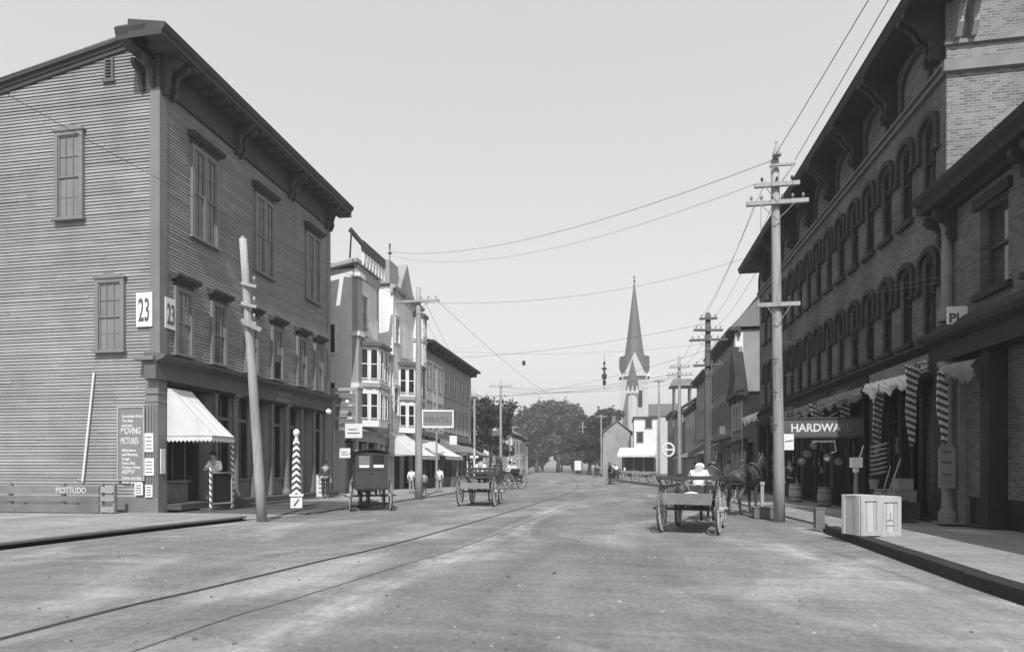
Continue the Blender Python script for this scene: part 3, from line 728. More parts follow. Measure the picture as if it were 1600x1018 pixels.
h = valance((XL + .05, yB, 0), (XL + .05 + pr, yB, 0), zb - 0.002, 11); g.add(h.v, h.f)
g.build('valance', 'canvas', a, recalc=False, solid=0.006)
g = MB()
for y in (yA, yB):
    g.tube([(XL - .03, y, zb - .01), (XL + .05 + pr, y, zb - .01)], .012, 6); g.tube([(XL - .03, y, zt), (XL + .05, y, zt)], .012, 6)
g.tube([(XL + .06 + pr, yA, zb), (XL + .06 + pr, yB, zb)], .012, 6)
g.build('awning_frame', 'iron', a)

def board_sign(name, label, F, u0, u1, z0, z1, d, base='white', frame=None, cat='sign', fw=0.05, group=None):
    cx = F.p((u0 + u1) / 2, z0, d)
    r = thing(name, label, cat, cx, group=group)
    g = MB(); g.fb(F, u0, u1, z0, z1, d - .03, d); g.build('board', base, r)
    if frame:
        g = MB(); g.fb(F, u0 - fw, u0, z0 - fw, z1 + fw, d - .035, d + .025); g.fb(F, u1, u1 + fw, z0 - fw, z1 + fw, d - .035, d + .025)
        g.fb(F, u0, u1, z0 - fw, z0, d - .035, d + .025); g.fb(F, u0, u1, z1, z1 + fw, d - .035, d + .025); g.build('frame', frame, r)
    return r
s1 = board_sign('number_sign', 'white sign with a large dark 23 on the side wall, left of the corner board', FSd, -15.26, -14.68, 6.02, 7.12, 0.1, 'white')
lettering(s1, FSd, '23', -14.97, 6.2, 0.95, 0.104, 'letterdark', 'CENTER', off=0.012, sx=0.45, sy=1.1)
s1 = board_sign('number_sign', 'white sign with a large dark 23 on the street front just round the corner', FLs, 17.45, 17.93, 6.02, 7.02, 0.1, 'white')
lettering(s1, FLs, '23', 17.69, 6.18, 0.85, 0.104, 'letterdark', 'CENTER', off=0.012, sx=0.42, sy=1.1)
s1 = board_sign('theatre_sign', 'tall grey painted MOVING PICTURES sign board on the side wall of the corner building', FSd, -15.9, -14.99, 1.12, 3.42, 0.1, 'signgrey', 'trimlight', fw=0.045)
v = MB(); z = 3.18
for txt, sz, sxx in (('Complete Show', .13, .9), ('The best', .13, .9), ('and new', .13, .9), ('MOVING', .30, .62), ('PICTURES', .30, .5), ('Afternoon', .12, 1), ('and Evening', .12, 1), ('Songs', .12, 1), ('Every Day', .12, 1), ('Change Often', .12, 1), ('ADMIT', .18, .9), ('Come and See', .12, 1), ('Always a good show', .12, .75)):
    z -= 0; lettering(None, FSd, txt, -15.78 if sz < .25 else -15.82, z - sz * .5, sz, 0.103, sx=sxx, mb=v, off=0.004); z -= sz * 1.05 + .012
v.build('lettering', 'letter', s1)
for i, (u0, u1, z0, z1, lab, cat) in enumerate(((-14.93, -14.62, 2.0, 2.6, 'small white handbill pasted on the corner pier above the round notice', 'poster'), (-14.93, -14.6, 1.25, 1.8, 'pale rounded notice tacked low on the corner pier', 'poster'), (-15.3, -15.0, .62, 1.0, 'small white notice under the moving picture sign', 'poster'), (-14.9, -14.65, .55, .95, 'torn white bill at the foot of the corner pier', 'poster'))):
    r = board_sign('poster', lab, FSd, u0, u1, z0, z1, 0.125, 'white', cat='poster')
    g = MB()
    for k in range(4): zz = z0 + (z1 - z0) * (k + .8) / 5; g.fb(FSd, u0 + .04, u1 - .05, zz, zz + .03, .126, .129)
    g.build('print', 'letterdark', r)
r = board_sign('poster', 'narrow white card fixed on the street side of the corner pier', FLs, 17.3, 17.5, 1.3, 2.1, 0.06, 'white', cat='poster')
g = MB(); g.tube([FSd.p(-16.84, 4.6, .08), FSd.p(-17.26, 1.05, .09)], .035, 8); tag(g.build('leaning_pole', 'white'), 'thin white pole leaning against the clapboard side wall', 'pole')
# fence with painted lettering below the side wall
fe = thing('board_fence', 'low rail fence of weathered boards with white painted letters below the side wall', 'fence', (-17.5, 16.6, 0.1))
Ff = FN(16.6)
g = MB()
for z0, z1 in ((.08, .33), (.42, .6), (.66, .92)):
    g.fb(Ff, -21.5, -16.05, z0, z1, -.02, .02)
g.build('board', 'plank', fe)
for x in (-21.4, -19.4, -17.4, -16.0, -15.55):
    g = MB(); g.fb(Ff, x - .06, x + .06, .05, 1.0, -.1, -.021); g.build('post', 'trim', fe)
g = MB()
for z0, z1 in ((.1, .28), (.45, .6), (.72, .9)): g.fb(Ff, -15.98, -15.5, z0, z1, -.02, .018)
g.build('board', 'siding', fe)
lettering(fe, Ff, 'MOTTUDO', -17.62, .69, .27, .024, sx=.82)

# milk glass lamps, barber pole
def globe_lamp(x, y, z, r, lab, F, wall):
    t_ = thing('globe_lamp', lab, 'lamp', (x, y, z))
    g = MB(); n = 10
    g.lathe((x, y, z), [(r * math.sin(math.pi * max(i, .05) / n), -r * math.cos(math.pi * i / n)) for i in range(n)] + [(r * .2, r)], 16); g.build('globe', 'milkglass', t_, smooth=True)
    g = MB(); g.tube([(x, y, z + r), (x, y, z + r + .12), wall], .014, 6); g.build('arm', 'iron', t_)
globe_lamp(-14.05, 28.0, 4.25, .14, 'white glass globe lamp near the far end of the corner shopfront', FLs, (XL, 28.0, 4.5))
globe_lamp(-14.0, 30.0, 4.95, .11, 'small white glass globe lamp above the alley entrance', FLs, (XL, 28.95, 5.05))
bp_ = thing('barber_pole', 'tall barber pole with black and white chevrons on a white plinth at the kerb', 'barber pole', (-11.41, 20.27, 0.05), rotz=R(29))
g = MB(); g.box(-.2, .2, -.2, .2, 0, .42); g.box(-.24, .24, -.24, .24, .42, .49); g.build('plinth', 'white', bp_, local=True, bevel=.01)
g = MB(); g.lathe((0, 0, 0), [(.17, .49), (.165, .6), (.15, 1.5), (.115, 2.35), (.1, 2.45)], 20); g.build('pole_shaft', 'barber', bp_, local=True, smooth=False)
g = MB(); g.lathe((0, 0, 0), [(.12, 2.45), (.05, 2.5), (.05, 2.56), (.1, 2.62), (.115, 2.7), (.1, 2.78), (.03, 2.84)], 16); g.build('finial', 'white', bp_, local=True, smooth=True)
g = MB(); g.plate(FN(-.2), [(-.1, .1), (-.06, .06), (.1, .3), (.07, .34)], 0, .004); g.build('emblem', 'trimdark', bp_, local=True)
g = MB(); g.lathe((-13.05, 18.95, 0.12), [(.055, 0), (.055, 2.1), (.06, 2.12), (.03, 2.2)], 12); tag(g.build('barber_pole', 'barberspiral'), 'slim spiral striped pole standing right of the shop doorway under the awning', 'barber pole')
g = MB(); g.lathe((-13.15, 17.95, 0.12), [(.04, 0), (.04, 1.35), (.045, 1.37), (.02, 1.42)], 12); tag(g.build('barber_pole', 'barberspiral'), 'short spiral striped pole left of the black board at the shop doorway', 'barber pole')
r = thing('notice_board', 'black board in a pale frame standing between striped poles at the shop doorway', 'board', (-13.2, 18.4, .3))
g = MB(); g.hexa([(-13.18, 18.02, .33), (-13.05, 18.82, .33), (-13.02, 18.82, .33), (-13.15, 18.02, .33), (-13.18, 18.02, 1.3), (-13.05, 18.82, 1.3), (-13.02, 18.82, 1.3), (-13.15, 18.02, 1.3)]); g.build('board', 'interior', r)
g = MB(); g.bar((-13.14, 18.0, .31), (-13.0, 18.85, .31), .05, .04); g.bar((-13.14, 18.0, .12), (-13.14, 18.0, 1.34), .04, .04); g.bar((-13.0, 18.85, .12), (-13.0, 18.85, 1.34), .04, .04); g.bar((-13.14, 18.0, 1.33), (-13.0, 18.85, 1.33), .05, .04); g.build('frame', 'trimlight', r)
r = board_sign('poster_board', 'white poster board leaning by the far end of the corner shopfront', FN(26.6), -13.95, -13.35, .15, 1.15, 0.0, 'white', 'trimlight', cat='board', fw=.03)
g = MB()
for k in range(4): g.fb(FN(26.6), -13.85, -13.5, .3 + k * .2, .37 + k * .2, 0, .004)
g.build('print', 'signgrey', r)
# ================================================================== RIGHT BRICK BLOCK
XR = 8.2; FRt = FR(XR)
B2 = thing('brick_block', 'long dark three storey brick block with arched windows and deep bracketed eaves', 'building', (XR, 17.0, 0))
WC = [17.9 + 1.3 * i for i in range(15)]
OW = 0.7
openings = []
for c in WC:
    openings.append((c - OW / 2, c + OW / 2, 5.02, 7.2)); openings.append((c - OW / 2, c + OW / 2, 8.52, 10.75))
def wall_open(F, u0, u1, z0, z1, ops, depth=0.3):
    us = sorted(set([u0, u1] + [o[0] for o in ops] + [o[1] for o in ops])); zs = sorted(set([z0, z1] + [o[2] for o in ops] + [o[3] for o in ops]))
    g = MB()
    for a, c in zip(us, us[1:]):
        for e, h in zip(zs, zs[1:]):
            m_, n_ = (a + c) / 2, (e + h) / 2
            if any(o[0] < m_ < o[1] and o[2] < n_ < o[3] for o in ops): continue
            g.add([F.p(a, e), F.p(c, e), F.p(c, h), F.p(a, h)], [(0, 1, 2, 3)])
    for o in ops:
        for (p, q) in (((o[0], o[2]), (o[1], o[2])), ((o[1], o[2]), (o[1], o[3])), ((o[1], o[3]), (o[0], o[3])), ((o[0], o[3]), (o[0], o[2]))):
            g.add([F.p(p[0], p[1], 0), F.p(q[0], q[1], 0), F.p(q[0], q[1], -depth), F.p(p[0], p[1], -depth)], [(0, 1, 2, 3)])
    return g
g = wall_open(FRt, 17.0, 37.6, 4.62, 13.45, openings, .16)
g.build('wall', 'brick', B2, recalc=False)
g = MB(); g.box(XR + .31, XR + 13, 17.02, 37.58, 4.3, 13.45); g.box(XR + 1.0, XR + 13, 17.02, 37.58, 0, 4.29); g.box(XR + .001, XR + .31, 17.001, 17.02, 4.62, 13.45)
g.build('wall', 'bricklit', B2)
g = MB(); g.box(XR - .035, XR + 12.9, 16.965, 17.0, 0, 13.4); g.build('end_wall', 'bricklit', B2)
def arch(F, uc, w, z, h, r0, r1, d0, d1, n=10, drop=0.0):
    g = MB(); v = []; a0 = 0
    for i in range(n + 1):
        t = math.pi * i / n
        for r in (r0, r1):
            u = uc - math.cos(t) * (w / 2 + r); zz = z + math.sin(t) * (h + r)
            v += [F.p(u, zz, d0), F.p(u, zz, d1)]
    f = []
    for i in range(n):
        b = i * 4; f += [(b, b + 1, b + 5, b + 4), (b + 1, b + 3, b + 7, b + 5), (b + 3, b + 2, b + 6, b + 7), (b + 2, b, b + 4, b + 6)]
    g.add(v, f)
    if drop:
        for s_ in (-1, 1):
            ua = uc + s_ * (w / 2 + r0); ub = uc + s_ * (w / 2 + r1); g.fb(F, min(ua, ub), max(ua, ub), z - drop, z, d0, d1)
            g.fb(F, min(ua, ub) - .03, max(ua, ub) + .03, z - drop - .1, z - drop, d0, d1 + .04)
    return g
def spandrel(F, uc, w, z, h, ztop, d0, d1, n=8):
    g = MB()
    for s_ in (-1, 1):
        poly = [(uc + s_ * w / 2, z)] + [(uc + s_ * math.cos(math.pi / 2 * i / n) * w / 2, z + math.sin(math.pi / 2 * i / n) * h) for i in range(1, n + 1)] + [(uc, ztop), (uc + s_ * w / 2, ztop)]
        g.plate(F, poly, d0, d1)
    return g
def arched_window(F, uc, z0, z1, w, dark=True, gm='glass'):
    hw = w / 2; s = .05
    g = spandrel(F, uc, w, z1 - .27, .25, z1, -.14, -0.004)
    fr = MB()
    for u0, u1 in ((uc - hw, uc - hw + s), (uc + hw - s, uc + hw)): fr.fb(F, u0, u1, z0, z1 - .02, -.13, -.07)
    zm = (z0 + z1) / 2
    for z in (z0, zm, z1 - .3): fr.fb(F, uc - hw + s, uc + hw - s, z, z + s, -.13, -.08)
    fr.fb(F, uc - .012, uc + .012, z0 + s, zm, -.128, -.09); fr.fb(F, uc - .012, uc + .012, zm + s, z1 - .02, -.128, -.1)
    wn = fr.build('window', 'black', B2)
    q = MB(); q.fb(F, uc - hw + .01, uc + hw - .01, z0, z1, -.152, -.135); q.build('pane', gm, wn)
    g.build('arch_infill', 'brick', wn)
    h = arch(F, uc, w, z1 - .27, .25, .04, .19, -.01, .1, drop=.62); h.build('hood_moulding', 'stonedark', wn)
    q = MB(); q.fb(F, uc - hw - .12, uc + hw + .12, z0 - .13, z0 - .001, -.02, .13); q.build('sill', 'stonedark', wn)
for i, c in enumerate(WC):
    arched_window(FRt, c, 5.02, 7.2, OW, gm='glassdark' if i % 5 else 'glass'); arched_window(FRt, c, 8.52, 10.75, OW, gm='glassdark' if i % 6 else 'glass')
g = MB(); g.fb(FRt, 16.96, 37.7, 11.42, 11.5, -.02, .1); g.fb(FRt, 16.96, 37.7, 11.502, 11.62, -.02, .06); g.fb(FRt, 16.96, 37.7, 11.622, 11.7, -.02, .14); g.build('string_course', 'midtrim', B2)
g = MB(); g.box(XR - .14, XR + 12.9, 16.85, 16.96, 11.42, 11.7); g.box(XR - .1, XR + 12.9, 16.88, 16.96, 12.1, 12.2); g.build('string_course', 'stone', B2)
# eaves, frieze arches and big scroll brackets
g = MB()
g.prof(FRt, [(-.2, 13.2), (.95, 13.2), (1.0, 13.3), (1.0, 13.36), (1.05, 13.46), (1.02, 13.5), (-.2, 13.8)], 16.0, 38.6)
g.build('eaves', 'black', B2)
g = MB(); g.box(XR + .2, XR + 13, 16.95, 37.7, 13.8, 13.86); g.box(XR + .2, XR + 13, 17.1, 37.5, 13.4, 13.79); g.build('roof', 'slate', B2)
for i in range(8):
    u = 17.35 + i * 2.6 if i else 17.3
    for du in (-.12, .16):
        g = MB()
        pr = [(0.0, 13.2), (.9, 13.2), (.92, 13.0), (.78, 12.92), (.62, 12.78), (.5, 12.55), (.34, 12.42), (.3, 12.2), (.36, 12.05), (.3, 11.9), (.14, 11.86), (0.0, 11.95)]
        g.prof(FRt, pr, u + du - .07, u + du + .07); g.fb(FRt, u + du - .1, u + du + .1, 13.05, 13.19, .55, .96)
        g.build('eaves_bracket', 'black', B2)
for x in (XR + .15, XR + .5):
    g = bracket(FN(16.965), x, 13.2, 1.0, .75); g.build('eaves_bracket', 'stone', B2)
for i in range(8):
    uc = 17.3 + 1.3 + i * 2.6
    if uc < 37:
        arch(FRt, uc, 1.5, 12.3, .55, 0, .12, -.01, .07, 12, .55).build('frieze_arch', 'stonedark', B2)
# storefront: fascia, iron columns, dark recessed shop windows
g = MB(); g.prof(FRt, [(-.4, 3.92), (.2, 3.92), (.2, 4.5), (.3, 4.56), (.42, 4.64), (.42, 4.72), (0, 4.86), (-.4, 4.86)], 17.0, 37.7); g.build('shop_cornice', 'stonedark', B2)
for a, e in ((17.45, 21.2), (21.4, 25.0), (25.2, 28.8), (29.0, 33.0), (33.2, 37.4)):
    g = MB(); g.fb(FRt, a, e, 4.0, 4.46, .2, .24); g.build('fascia_panel', 'stone' if a < 18 else 'stonedark', B2)
lettering(B2, FRt, '& CO.', 18.35, 4.1, .34, .245, 'letter', flip=True)
lettering(B2, FRt, 'CLOTHING', 24.7, 4.1, .3, .245, 'signgrey', flip=True, sx=1.2)
cols = [17.25, 18.55, 19.85, 21.3, 22.6, 23.9, 25.1, 26.4, 27.7, 28.9, 30.3, 31.7, 33.1, 34.5, 35.9, 37.4]
for k, u in enumerate(cols):
    if k % 3 == 0:
        g = MB(); g.fb(FRt, u - .2, u + .2, .07, 3.92, -.3, .12); g.fb(FRt, u - .24, u + .24, .07, .7, -.3, .16); g.fb(FRt, u - .24, u + .24, 3.3, 3.4, -.3, .16); g.build('pier', 'stonedark', B2)
    else: column(B2, XR + .12, u, .15, 3.92, .09, 'stonedark')
for k, (a, e) in enumerate(zip(cols, cols[1:])):
    door = k % 3 == 1
    dd = -.45 if not door else -.95
    if not door:
        g = MB(); g.fb(FRt, a + .02, e - .02, .15, .75, dd - .1, dd + .1); g.fb(FRt, a, e, .75, .82, dd - .1, dd + .16); g.build('bulkhead', 'trimdark', B2)
        q = MB(); q.fb(FRt, a + .06, e - .06, .82, 3.85, dd - .02, dd); q.build('shop_window', 'glassdark', B2)
        q = MB(); q.fb(FRt, a, a + .06, .82, 3.9, dd - .03, dd + .03); q.fb(FRt, e - .06, e, .82, 3.9, dd - .03, dd + .03); q.fb(FRt, a + .06, e - .06, 2.9, 2.96, dd - .01, dd + .03); q.fb(FRt, (a + e) / 2 - .02, (a + e) / 2 + .02, .83, 3.9, dd - .01, dd + .025); q.build('shop_window_frame', 'trimdark', B2)
        rnd = random.Random(k)
        for j in range(3):
            uu = a + .15 + rnd.random() * (e - a - .6); zz = .9 + rnd.random() * 1.4; q = MB(); q.fb(FRt, uu, uu + .14 + .2 * rnd.random(), zz, zz + .2 + .35 * rnd.random(), dd + .004 + j * .003, dd + .006 + j * .003); q.build('display_card', ['signgrey', 'stone', 'plank'][(j + k) % 3], B2)
    else:
        g = MB(); g.fb(FRt, a + .2, e - .2, .15, 2.5, dd - .05, dd); dr = g.build('door', 'trimdark', B2)
        q = MB(); q.fb(FRt, a + .33, e - .33, 1.0, 2.35, dd, dd + .006); q.fb(FRt, a + .2, e - .2, 2.6, 3.8, dd - .02, dd); q.build('pane', 'glassdark', dr)
g = MB(); g.fb(FRt, 17.05, 37.5, 3.86, 3.919, -1.0, .05); g.build('shop_ceiling', 'trimdark', B2)
g = MB(); g.fb(FRt, 17.05, 37.5, .02, .15, -1.0, .18); g.build('shop_step', 'stonedark', B2)

# neighbouring two storey block nearer the camera
XB = 8.05; FB = FR(XB)
B0 = thing('near_commercial_block', 'nearer two storey block with an iron corner column and a heavy bracketed cornice', 'building', (XB, 16.9, 0))
g = MB(); g.box(XB + .3, XB + 13, -4, 16.94, 0, 8.2); g.build('wall', 'brick', B0)
ops = []
for i in range(8):
    ops.append((14.3 - i * 1.7, 15.3 - i * 1.7, 5.4, 7.3))
g = wall_open(FB, -4, 16.3, 4.6, 8.0, ops, .25); g.build('wall', 'brick', B0, recalc=False)
for o in ops:
    q = MB()
    q.fb(FB, o[0], o[0] + .06, o[2], o[3], -.24, -.16); q.fb(FB, o[1] - .06, o[1], o[2], o[3], -.24, -.16); q.fb(FB, o[0] + .06, o[1] - .06, (o[2] + o[3]) / 2, (o[2] + o[3]) / 2 + .06, -.24, -.17)
    wn = q.build('window', 'trimdark', B0); q = MB(); q.fb(FB, o[0], o[1], o[2], o[3], -.262, -.245); q.build('pane', 'glass', wn)
    q = MB(); q.fb(FB, o[0] - .15, o[1] + .15, o[2] - .14, o[2] - .002, -.02, .12); q.build('sill', 'stonedark', wn); q = MB(); q.fb(FB, o[0] - .15, o[1] + .15, o[3] + .002, o[3] + .24, -.02, .1); q.build('lintel', 'stonedark', wn)
g = MB()
g.prof(FB, [(-.3, 7.72), (.16, 7.72), (.2, 7.82), (.52, 7.86), (.56, 7.98), (.66, 8.1), (.7, 8.22), (.66, 8.26), (-.3, 8.42)], -4, 16.95); g.build('cornice', 'stonedark', B0)
for u in (16.75, 16.3, 13.4, 13.0, 9.8, 6.5):
    bracket(FB, u, 7.72, .75, .5, .14).build('cornice_bracket', 'stonedark', B0)
for (za, zb) in ((5.1, 7.7), (.15, 4.1)):
    g = MB()
    g.lathe((XB - .03, 16.62, 0), [(.2, za), (.2, za + .25), (.15, za + .3), (.13, za + .4), (.12, zb - .6), (.15, zb - .55), (.12, zb - .5), (.14, zb - .3), (.22, zb - .05), (.22, zb)], 16)
    g.build('corner_column', 'stone', B0, smooth=False)
g = MB(); g.fb(FB, 16.35, 16.95, .12, .16, -.25, .25); g.fb(FB, 16.45, 16.94, .16, 7.7, -.3, -.16); g.build('corner_pier', 'stone', B0)
g = MB(); g.prof(FB, [(-.3, 4.1), (.2, 4.1), (.2, 4.5), (.42, 4.62), (.46, 4.74), (.1, 5.05), (-.3, 5.05)], -4, 16.95); g.build('shop_cornice', 'stonedark', B0)
for i, u in enumerate([15.0, 13.2, 11.4, 9.6, 7.8, 6.0, 4.2, 2.4, .6, -1.2, -3]):
    g = MB(); g.fb(FB, u - .16, u + .16, .15, 4.1, -.3, .08); g.fb(FB, u - .2, u + .2, .15, .8, -.3, .12); g.build('pier', 'stonedark', B0)
    q = MB(); q.fb(FB, u + .16, u + (1.3 if i == 0 else 1.64), .15, .8, -.5, -.3); q.build('bulkhead', 'stonedark', B0)
    q = MB(); q.fb(FB, u + .16, u + (1.3 if i == 0 else 1.64), .8, 4.1, -.45, -.42); q.build('shop_window', 'glassdark', B0)
s1 = board_sign('hanging_board_sign', 'white board lettered PL projecting from the front of the near block', FN(15.8), 7.62, 8.06, 4.86, 5.27, 0, 'white')
lettering(s1, FN(15.8), 'PL', 7.65, 4.9, .3, .004, 'letterdark', off=.008)

# ================================================================== generic street block
def block(name, label, cat, side, xf, s0, s1, depth, z1, rows, wall='greywall', trim='trimlight', eave=0.5, shop=True, shopz=3.4, hood='flat', roof='flat', endwall=None, base=None, eavem='trimdark', glass='glass', bricks=True, w=0.7, shopm='trimdark'):
    F = FL(xf) if side < 0 else FR(xf)
    X = lambda d: xf + d if side < 0 else xf - d
    r = thing(name, label, cat, (xf, (s0 + s1) / 2, 0))
    g = MB()
    xa, xb = sorted((X(0), X(-depth)))
    if shop:
        g.fb(F, s0, s1, shopz, z1, -depth, 0); g.fb(F, s0, s1, 0, shopz - .002, -depth, -.7)
    else: g.fb(F, s0, s1, 0, z1, -depth, 0)
    g.build('wall', wall, r)
    for u in (s0 + .1, s1 - .1): g = MB(); g.fb(F, u - .11, u + .11, 0 if not shop else .1, z1 - .2, -.02, .05); g.build('corner_board', trim, r)
    g = MB(); g.prof(F, [(-.1, z1 - .35), (.06, z1 - .35), (.08, z1 - .02), (eave, z1), (eave + .05, z1 + .18), (eave, z1 + .2), (-.1, z1 + .28)], s0 - eave * .6, s1 + eave * .6); g.build('cornice', eavem, r)
    nb = int((s1 - s0) / 1.6)
    for i in range(nb + 1):
        u = s0 + .3 + (s1 - s0 - .6) * i / nb; g = MB(); g.fb(F, u - .07, u + .07, z1 - .45, z1 - .01, .05, eave * .8); g.build('cornice_bracket', eavem, r)
    if roof == 'flat':
        g = MB(); g.fb(F, s0 - .1, s1 + .1, z1 + .28, z1 + .34, -depth, .0); g.build('roof', 'slate', r)
    for (zs, zh, cs) in rows:
        for c in cs:
            sash_window(r, F, c, zs, zh, w, hood=hood, nm=0, rows=1, m=trim, gm=glass, crownm=trim)
    if shop:
        g = MB(); g.prof(F, [(-.3, shopz - .5), (.1, shopz - .5), (.12, shopz - .05), (.35, shopz + .05), (.35, shopz + .12), (0, shopz + .25), (-.3, shopz + .25)], s0, s1); g.build('shop_cornice', eavem, r)
        n = max(2, int((s1 - s0) / 1.5)); us = [s0 + .12 + (s1 - s0 - .24) * i / n for i in range(n + 1)]
        for u in us: g = MB(); g.fb(F, u - .1, u + .1, .09, shopz - .5, -.2, .02); g.build('pilaster', shopm if shopm != 'trimdark' else trim, r)
        for i, (a, e) in enumerate(zip(us, us[1:])):
            if i % 3 == 1:
                g = MB(); g.fb(F, a + .2, e - .2, .09, 2.3, -.62, -.55); dr = g.build('door', 'trimdark', r); q = MB(); q.fb(F, a + .35, e - .35, 1., 2.1, -.55, -.54); q.build('pane', 'glassdark', dr)
            else:
                g = MB(); g.fb(F, a + .1, e - .1, .09, .7, -.4, -.2); g.build('bulkhead', 'trimdark', r); q = MB(); q.fb(F, a + .1, e - .1, .7, shopz - .5, -.32, -.3); q.build('shop_window', 'glassdark', r)
        g = MB(); g.fb(F, s0 + .02, s1 - .02, shopz - .56, shopz - .5, -.7, -.01); g.build('shop_ceiling', 'trimdark', r)
    return r, F

# ---------------------------------------------------- left: ornate Victorian pair with oriels
r, F = block('victorian_shop_building', 'pale Victorian shop building with curved oriel window and crested roof sign, past the alley', 'building', -1, -14.5, 32.2, 35.4, 14, 12.7, [(9.6, 11.2, [33.1]), ], wall='palewall', trim='trimlight', eave=.08, shopz=3.5, glass='glass', eavem='trimlight')
VS = r
def oriel(parent, F, uc, w, d, z0, z1, hoodz, m='palewall'):
    poly = [(uc - w / 2, 0), (uc - w * .28, d), (uc + w * .28, d), (uc + w / 2, 0)]
    g = MB(); n = 4
    def col(p, z): return F.p(p[0], z, p[1])
    v = [col(p, z) for z in (z0, z1) for p in poly]
    g.add(v, [(0, 1, 5, 4), (1, 2, 6, 5), (2, 3, 7, 6), (3, 2, 1, 0), (4, 5, 6, 7)])
    b = g.build('oriel', m, parent)
    g = MB(); k = 1.18
    big = [(uc + (p[0] - uc) * k, p[1] * k + .05) for p in poly]
    v = [col(p, hoodz) for p in big] + [col(p, hoodz + .2) for p in big] + [F.p(uc - .25, hoodz + .75, 0), F.p(uc + .25, hoodz + .75, 0)]
    g.add(v, [(0, 1, 5, 4), (1, 2, 6, 5), (2, 3, 7, 6), (3, 2, 1, 0), (4, 5, 8), (5, 6, 9, 8), (6, 7, 9)])
    g.build('oriel_roof', 'slate', b)
    g = MB(); v = [col((uc + (p[0] - uc) * q, p[1] * q), z) for (q, z) in ((1.12, (z0 + z1) / 2 - .12), (1.12, (z0 + z1) / 2 + .12)) for p in poly]
    g.add(v, [(0, 1, 5, 4), (1, 2, 6, 5), (2, 3, 7, 6), (3, 2, 1, 0), (4, 5, 6, 7)]); g.build('oriel_band', 'trimlight', b)
    # windows on the three faces, both storeys
    for (pa, pb) in zip(poly, poly[1:]):
        P = Vector(F.p(pa[0], 0, pa[1])); Q = Vector(F.p(pb[0], 0, pb[1])); dv = (Q - P); L = dv.length; dv.normalize()
        nn = Vector((dv.y, -dv.x, 0))
        ctr = Vector(F.p(uc, 0, -1))
        if (P - ctr).dot(nn) < 0: nn = -nn
        f2 = Fc(P.x, P.y, dv.x, dv.y, nn.x, nn.y)
        nw = 2 if L > .9 else 1
        for (za, zb) in ((z0 + .5, (z0 + z1) / 2 - .5), ((z0 + z1) / 2 + .4, z1 - .35)):
            for iw in range(nw):
                cx_ = L * (iw + .5) / nw; hw_ = .17 if nw > 1 else .15
                q = MB(); q.fb(f2, cx_ - hw_, cx_ + hw_, za, zb, 0, .012); q.build('pane', 'glassdark', b)
                q = MB(); q.fb(f2, cx_ - hw_ - .05, cx_ - hw_, za - .05, zb + .05, -.01, .05); q.fb(f2, cx_ + hw_, cx_ + hw_ + .05, za - .05, zb + .05, -.01, .05); q.fb(f2, cx_ - hw_, cx_ + hw_, zb, zb + .05, -.01, .05); q.fb(f2, cx_ - hw_, cx_ + hw_, za - .05, za, -.01, .07); q.fb(f2, cx_ - hw_, cx_ + hw_, (za + zb) / 2 - .025, (za + zb) / 2 + .025, .012, .03)
                q.plate(f2, [(cx_ - hw_ - .08, zb + .05), (cx_ + hw_ + .08, zb + .05), (cx_, zb + .32)], -.01, .05)
                q.build('window_trim', 'palewall', b)
    return b
oriel(VS, FL(-14.5), 33.9, 2.5, .95, 3.85, 8.6, 8.45)
g = MB()       # mansard cheek with small clapboards and dark hood window
Fq = FL(-14.46)
g.fb(Fq, 32.2, 32.75, 3.6, 12.6, -.3, .1); g.build('corner_pilaster', 'trimlight', VS, bevel=.01)
for z, w_, d in ((8.9, .7, .22), (12.2, .75, .26), (6.0, .65, .18)): g = MB(); g.fb(Fq, 32.1, 32.1 + w_, z, z + .25, -.3, d); g.build('pilaster_cap', 'white', VS)
# roof parapet sign on posts
g = MB(); g.hexa([(-14.2, 32.2, 13.7), (-14.05, 32.2, 13.7), (-14.05, 35.5, 13.7), (-14.2, 35.5, 13.7), (-14.2, 32.2, 14.25), (-14.05, 32.2, 14.25), (-14.05, 35.5, 14.25), (-14.2, 35.5, 14.25)]); g.build('parapet_rail', 'trimdark', VS)
g = MB()
for i in range(8): y = 32.3 + i * .44; g.box(-14.18, -14.08, y, y + .09, 12.9, 13.7)
g.build('parapet_balusters', 'white', VS)
g = MB(); g.bar((-14.5, 31.4, 13.0), (-14.4, 31.4, 14.6), .07, .07); g.bar((-14.5, 31.4, 14.6), (-14.1, 32.3, 14.0), .12, .25); g.build('roof_finial', 'trimdark', VS)
g = MB(); g.fb(FN(32.19), -17.8, -16.9, 4.1, 6.1, 0, .01); g.fb(FN(32.19), -16.35, -15.75, 8.0, 9.6, 0, .01); g.fb(FN(32.19), -16.35, -15.75, 4.6, 6.3, 0, .01); g.build('side_pane', 'glassdark', VS)
g = MB()
for (a, e, z0, z1) in ((-17.8, -16.9, 4.1, 6.1), (-16.35, -15.75, 8.0, 9.6), (-16.35, -15.75, 4.6, 6.3)):
    f = FN(32.19); g.fb(f, a - .1, a, z0 - .1, z1 + .1, 0, .06); g.fb(f, e, e + .1, z0 - .1, z1 + .1, 0, .06); g.fb(f, a, e, z1, z1 + .1, 0, .06); g.fb(f, a, e, z0 - .1, z0, 0, .08); g.fb(f, (a + e) / 2 - .03, (a + e) / 2 + .03, z0, z1, .01, .03)
g.build('side_window_frame', 'white', VS)
g = MB(); g.hexa([(-28, 31.9, 10.6), (-14.3, 31.9, 13.0), (-14.3, 35.5, 13.0), (-28, 35.5, 10.6), (-28, 31.9, 10.8), (-14.3, 31.9, 13.2), (-14.3, 35.5, 13.2), (-28, 35.5, 10.8)]); g.build('roof', 'trimlight', VS)

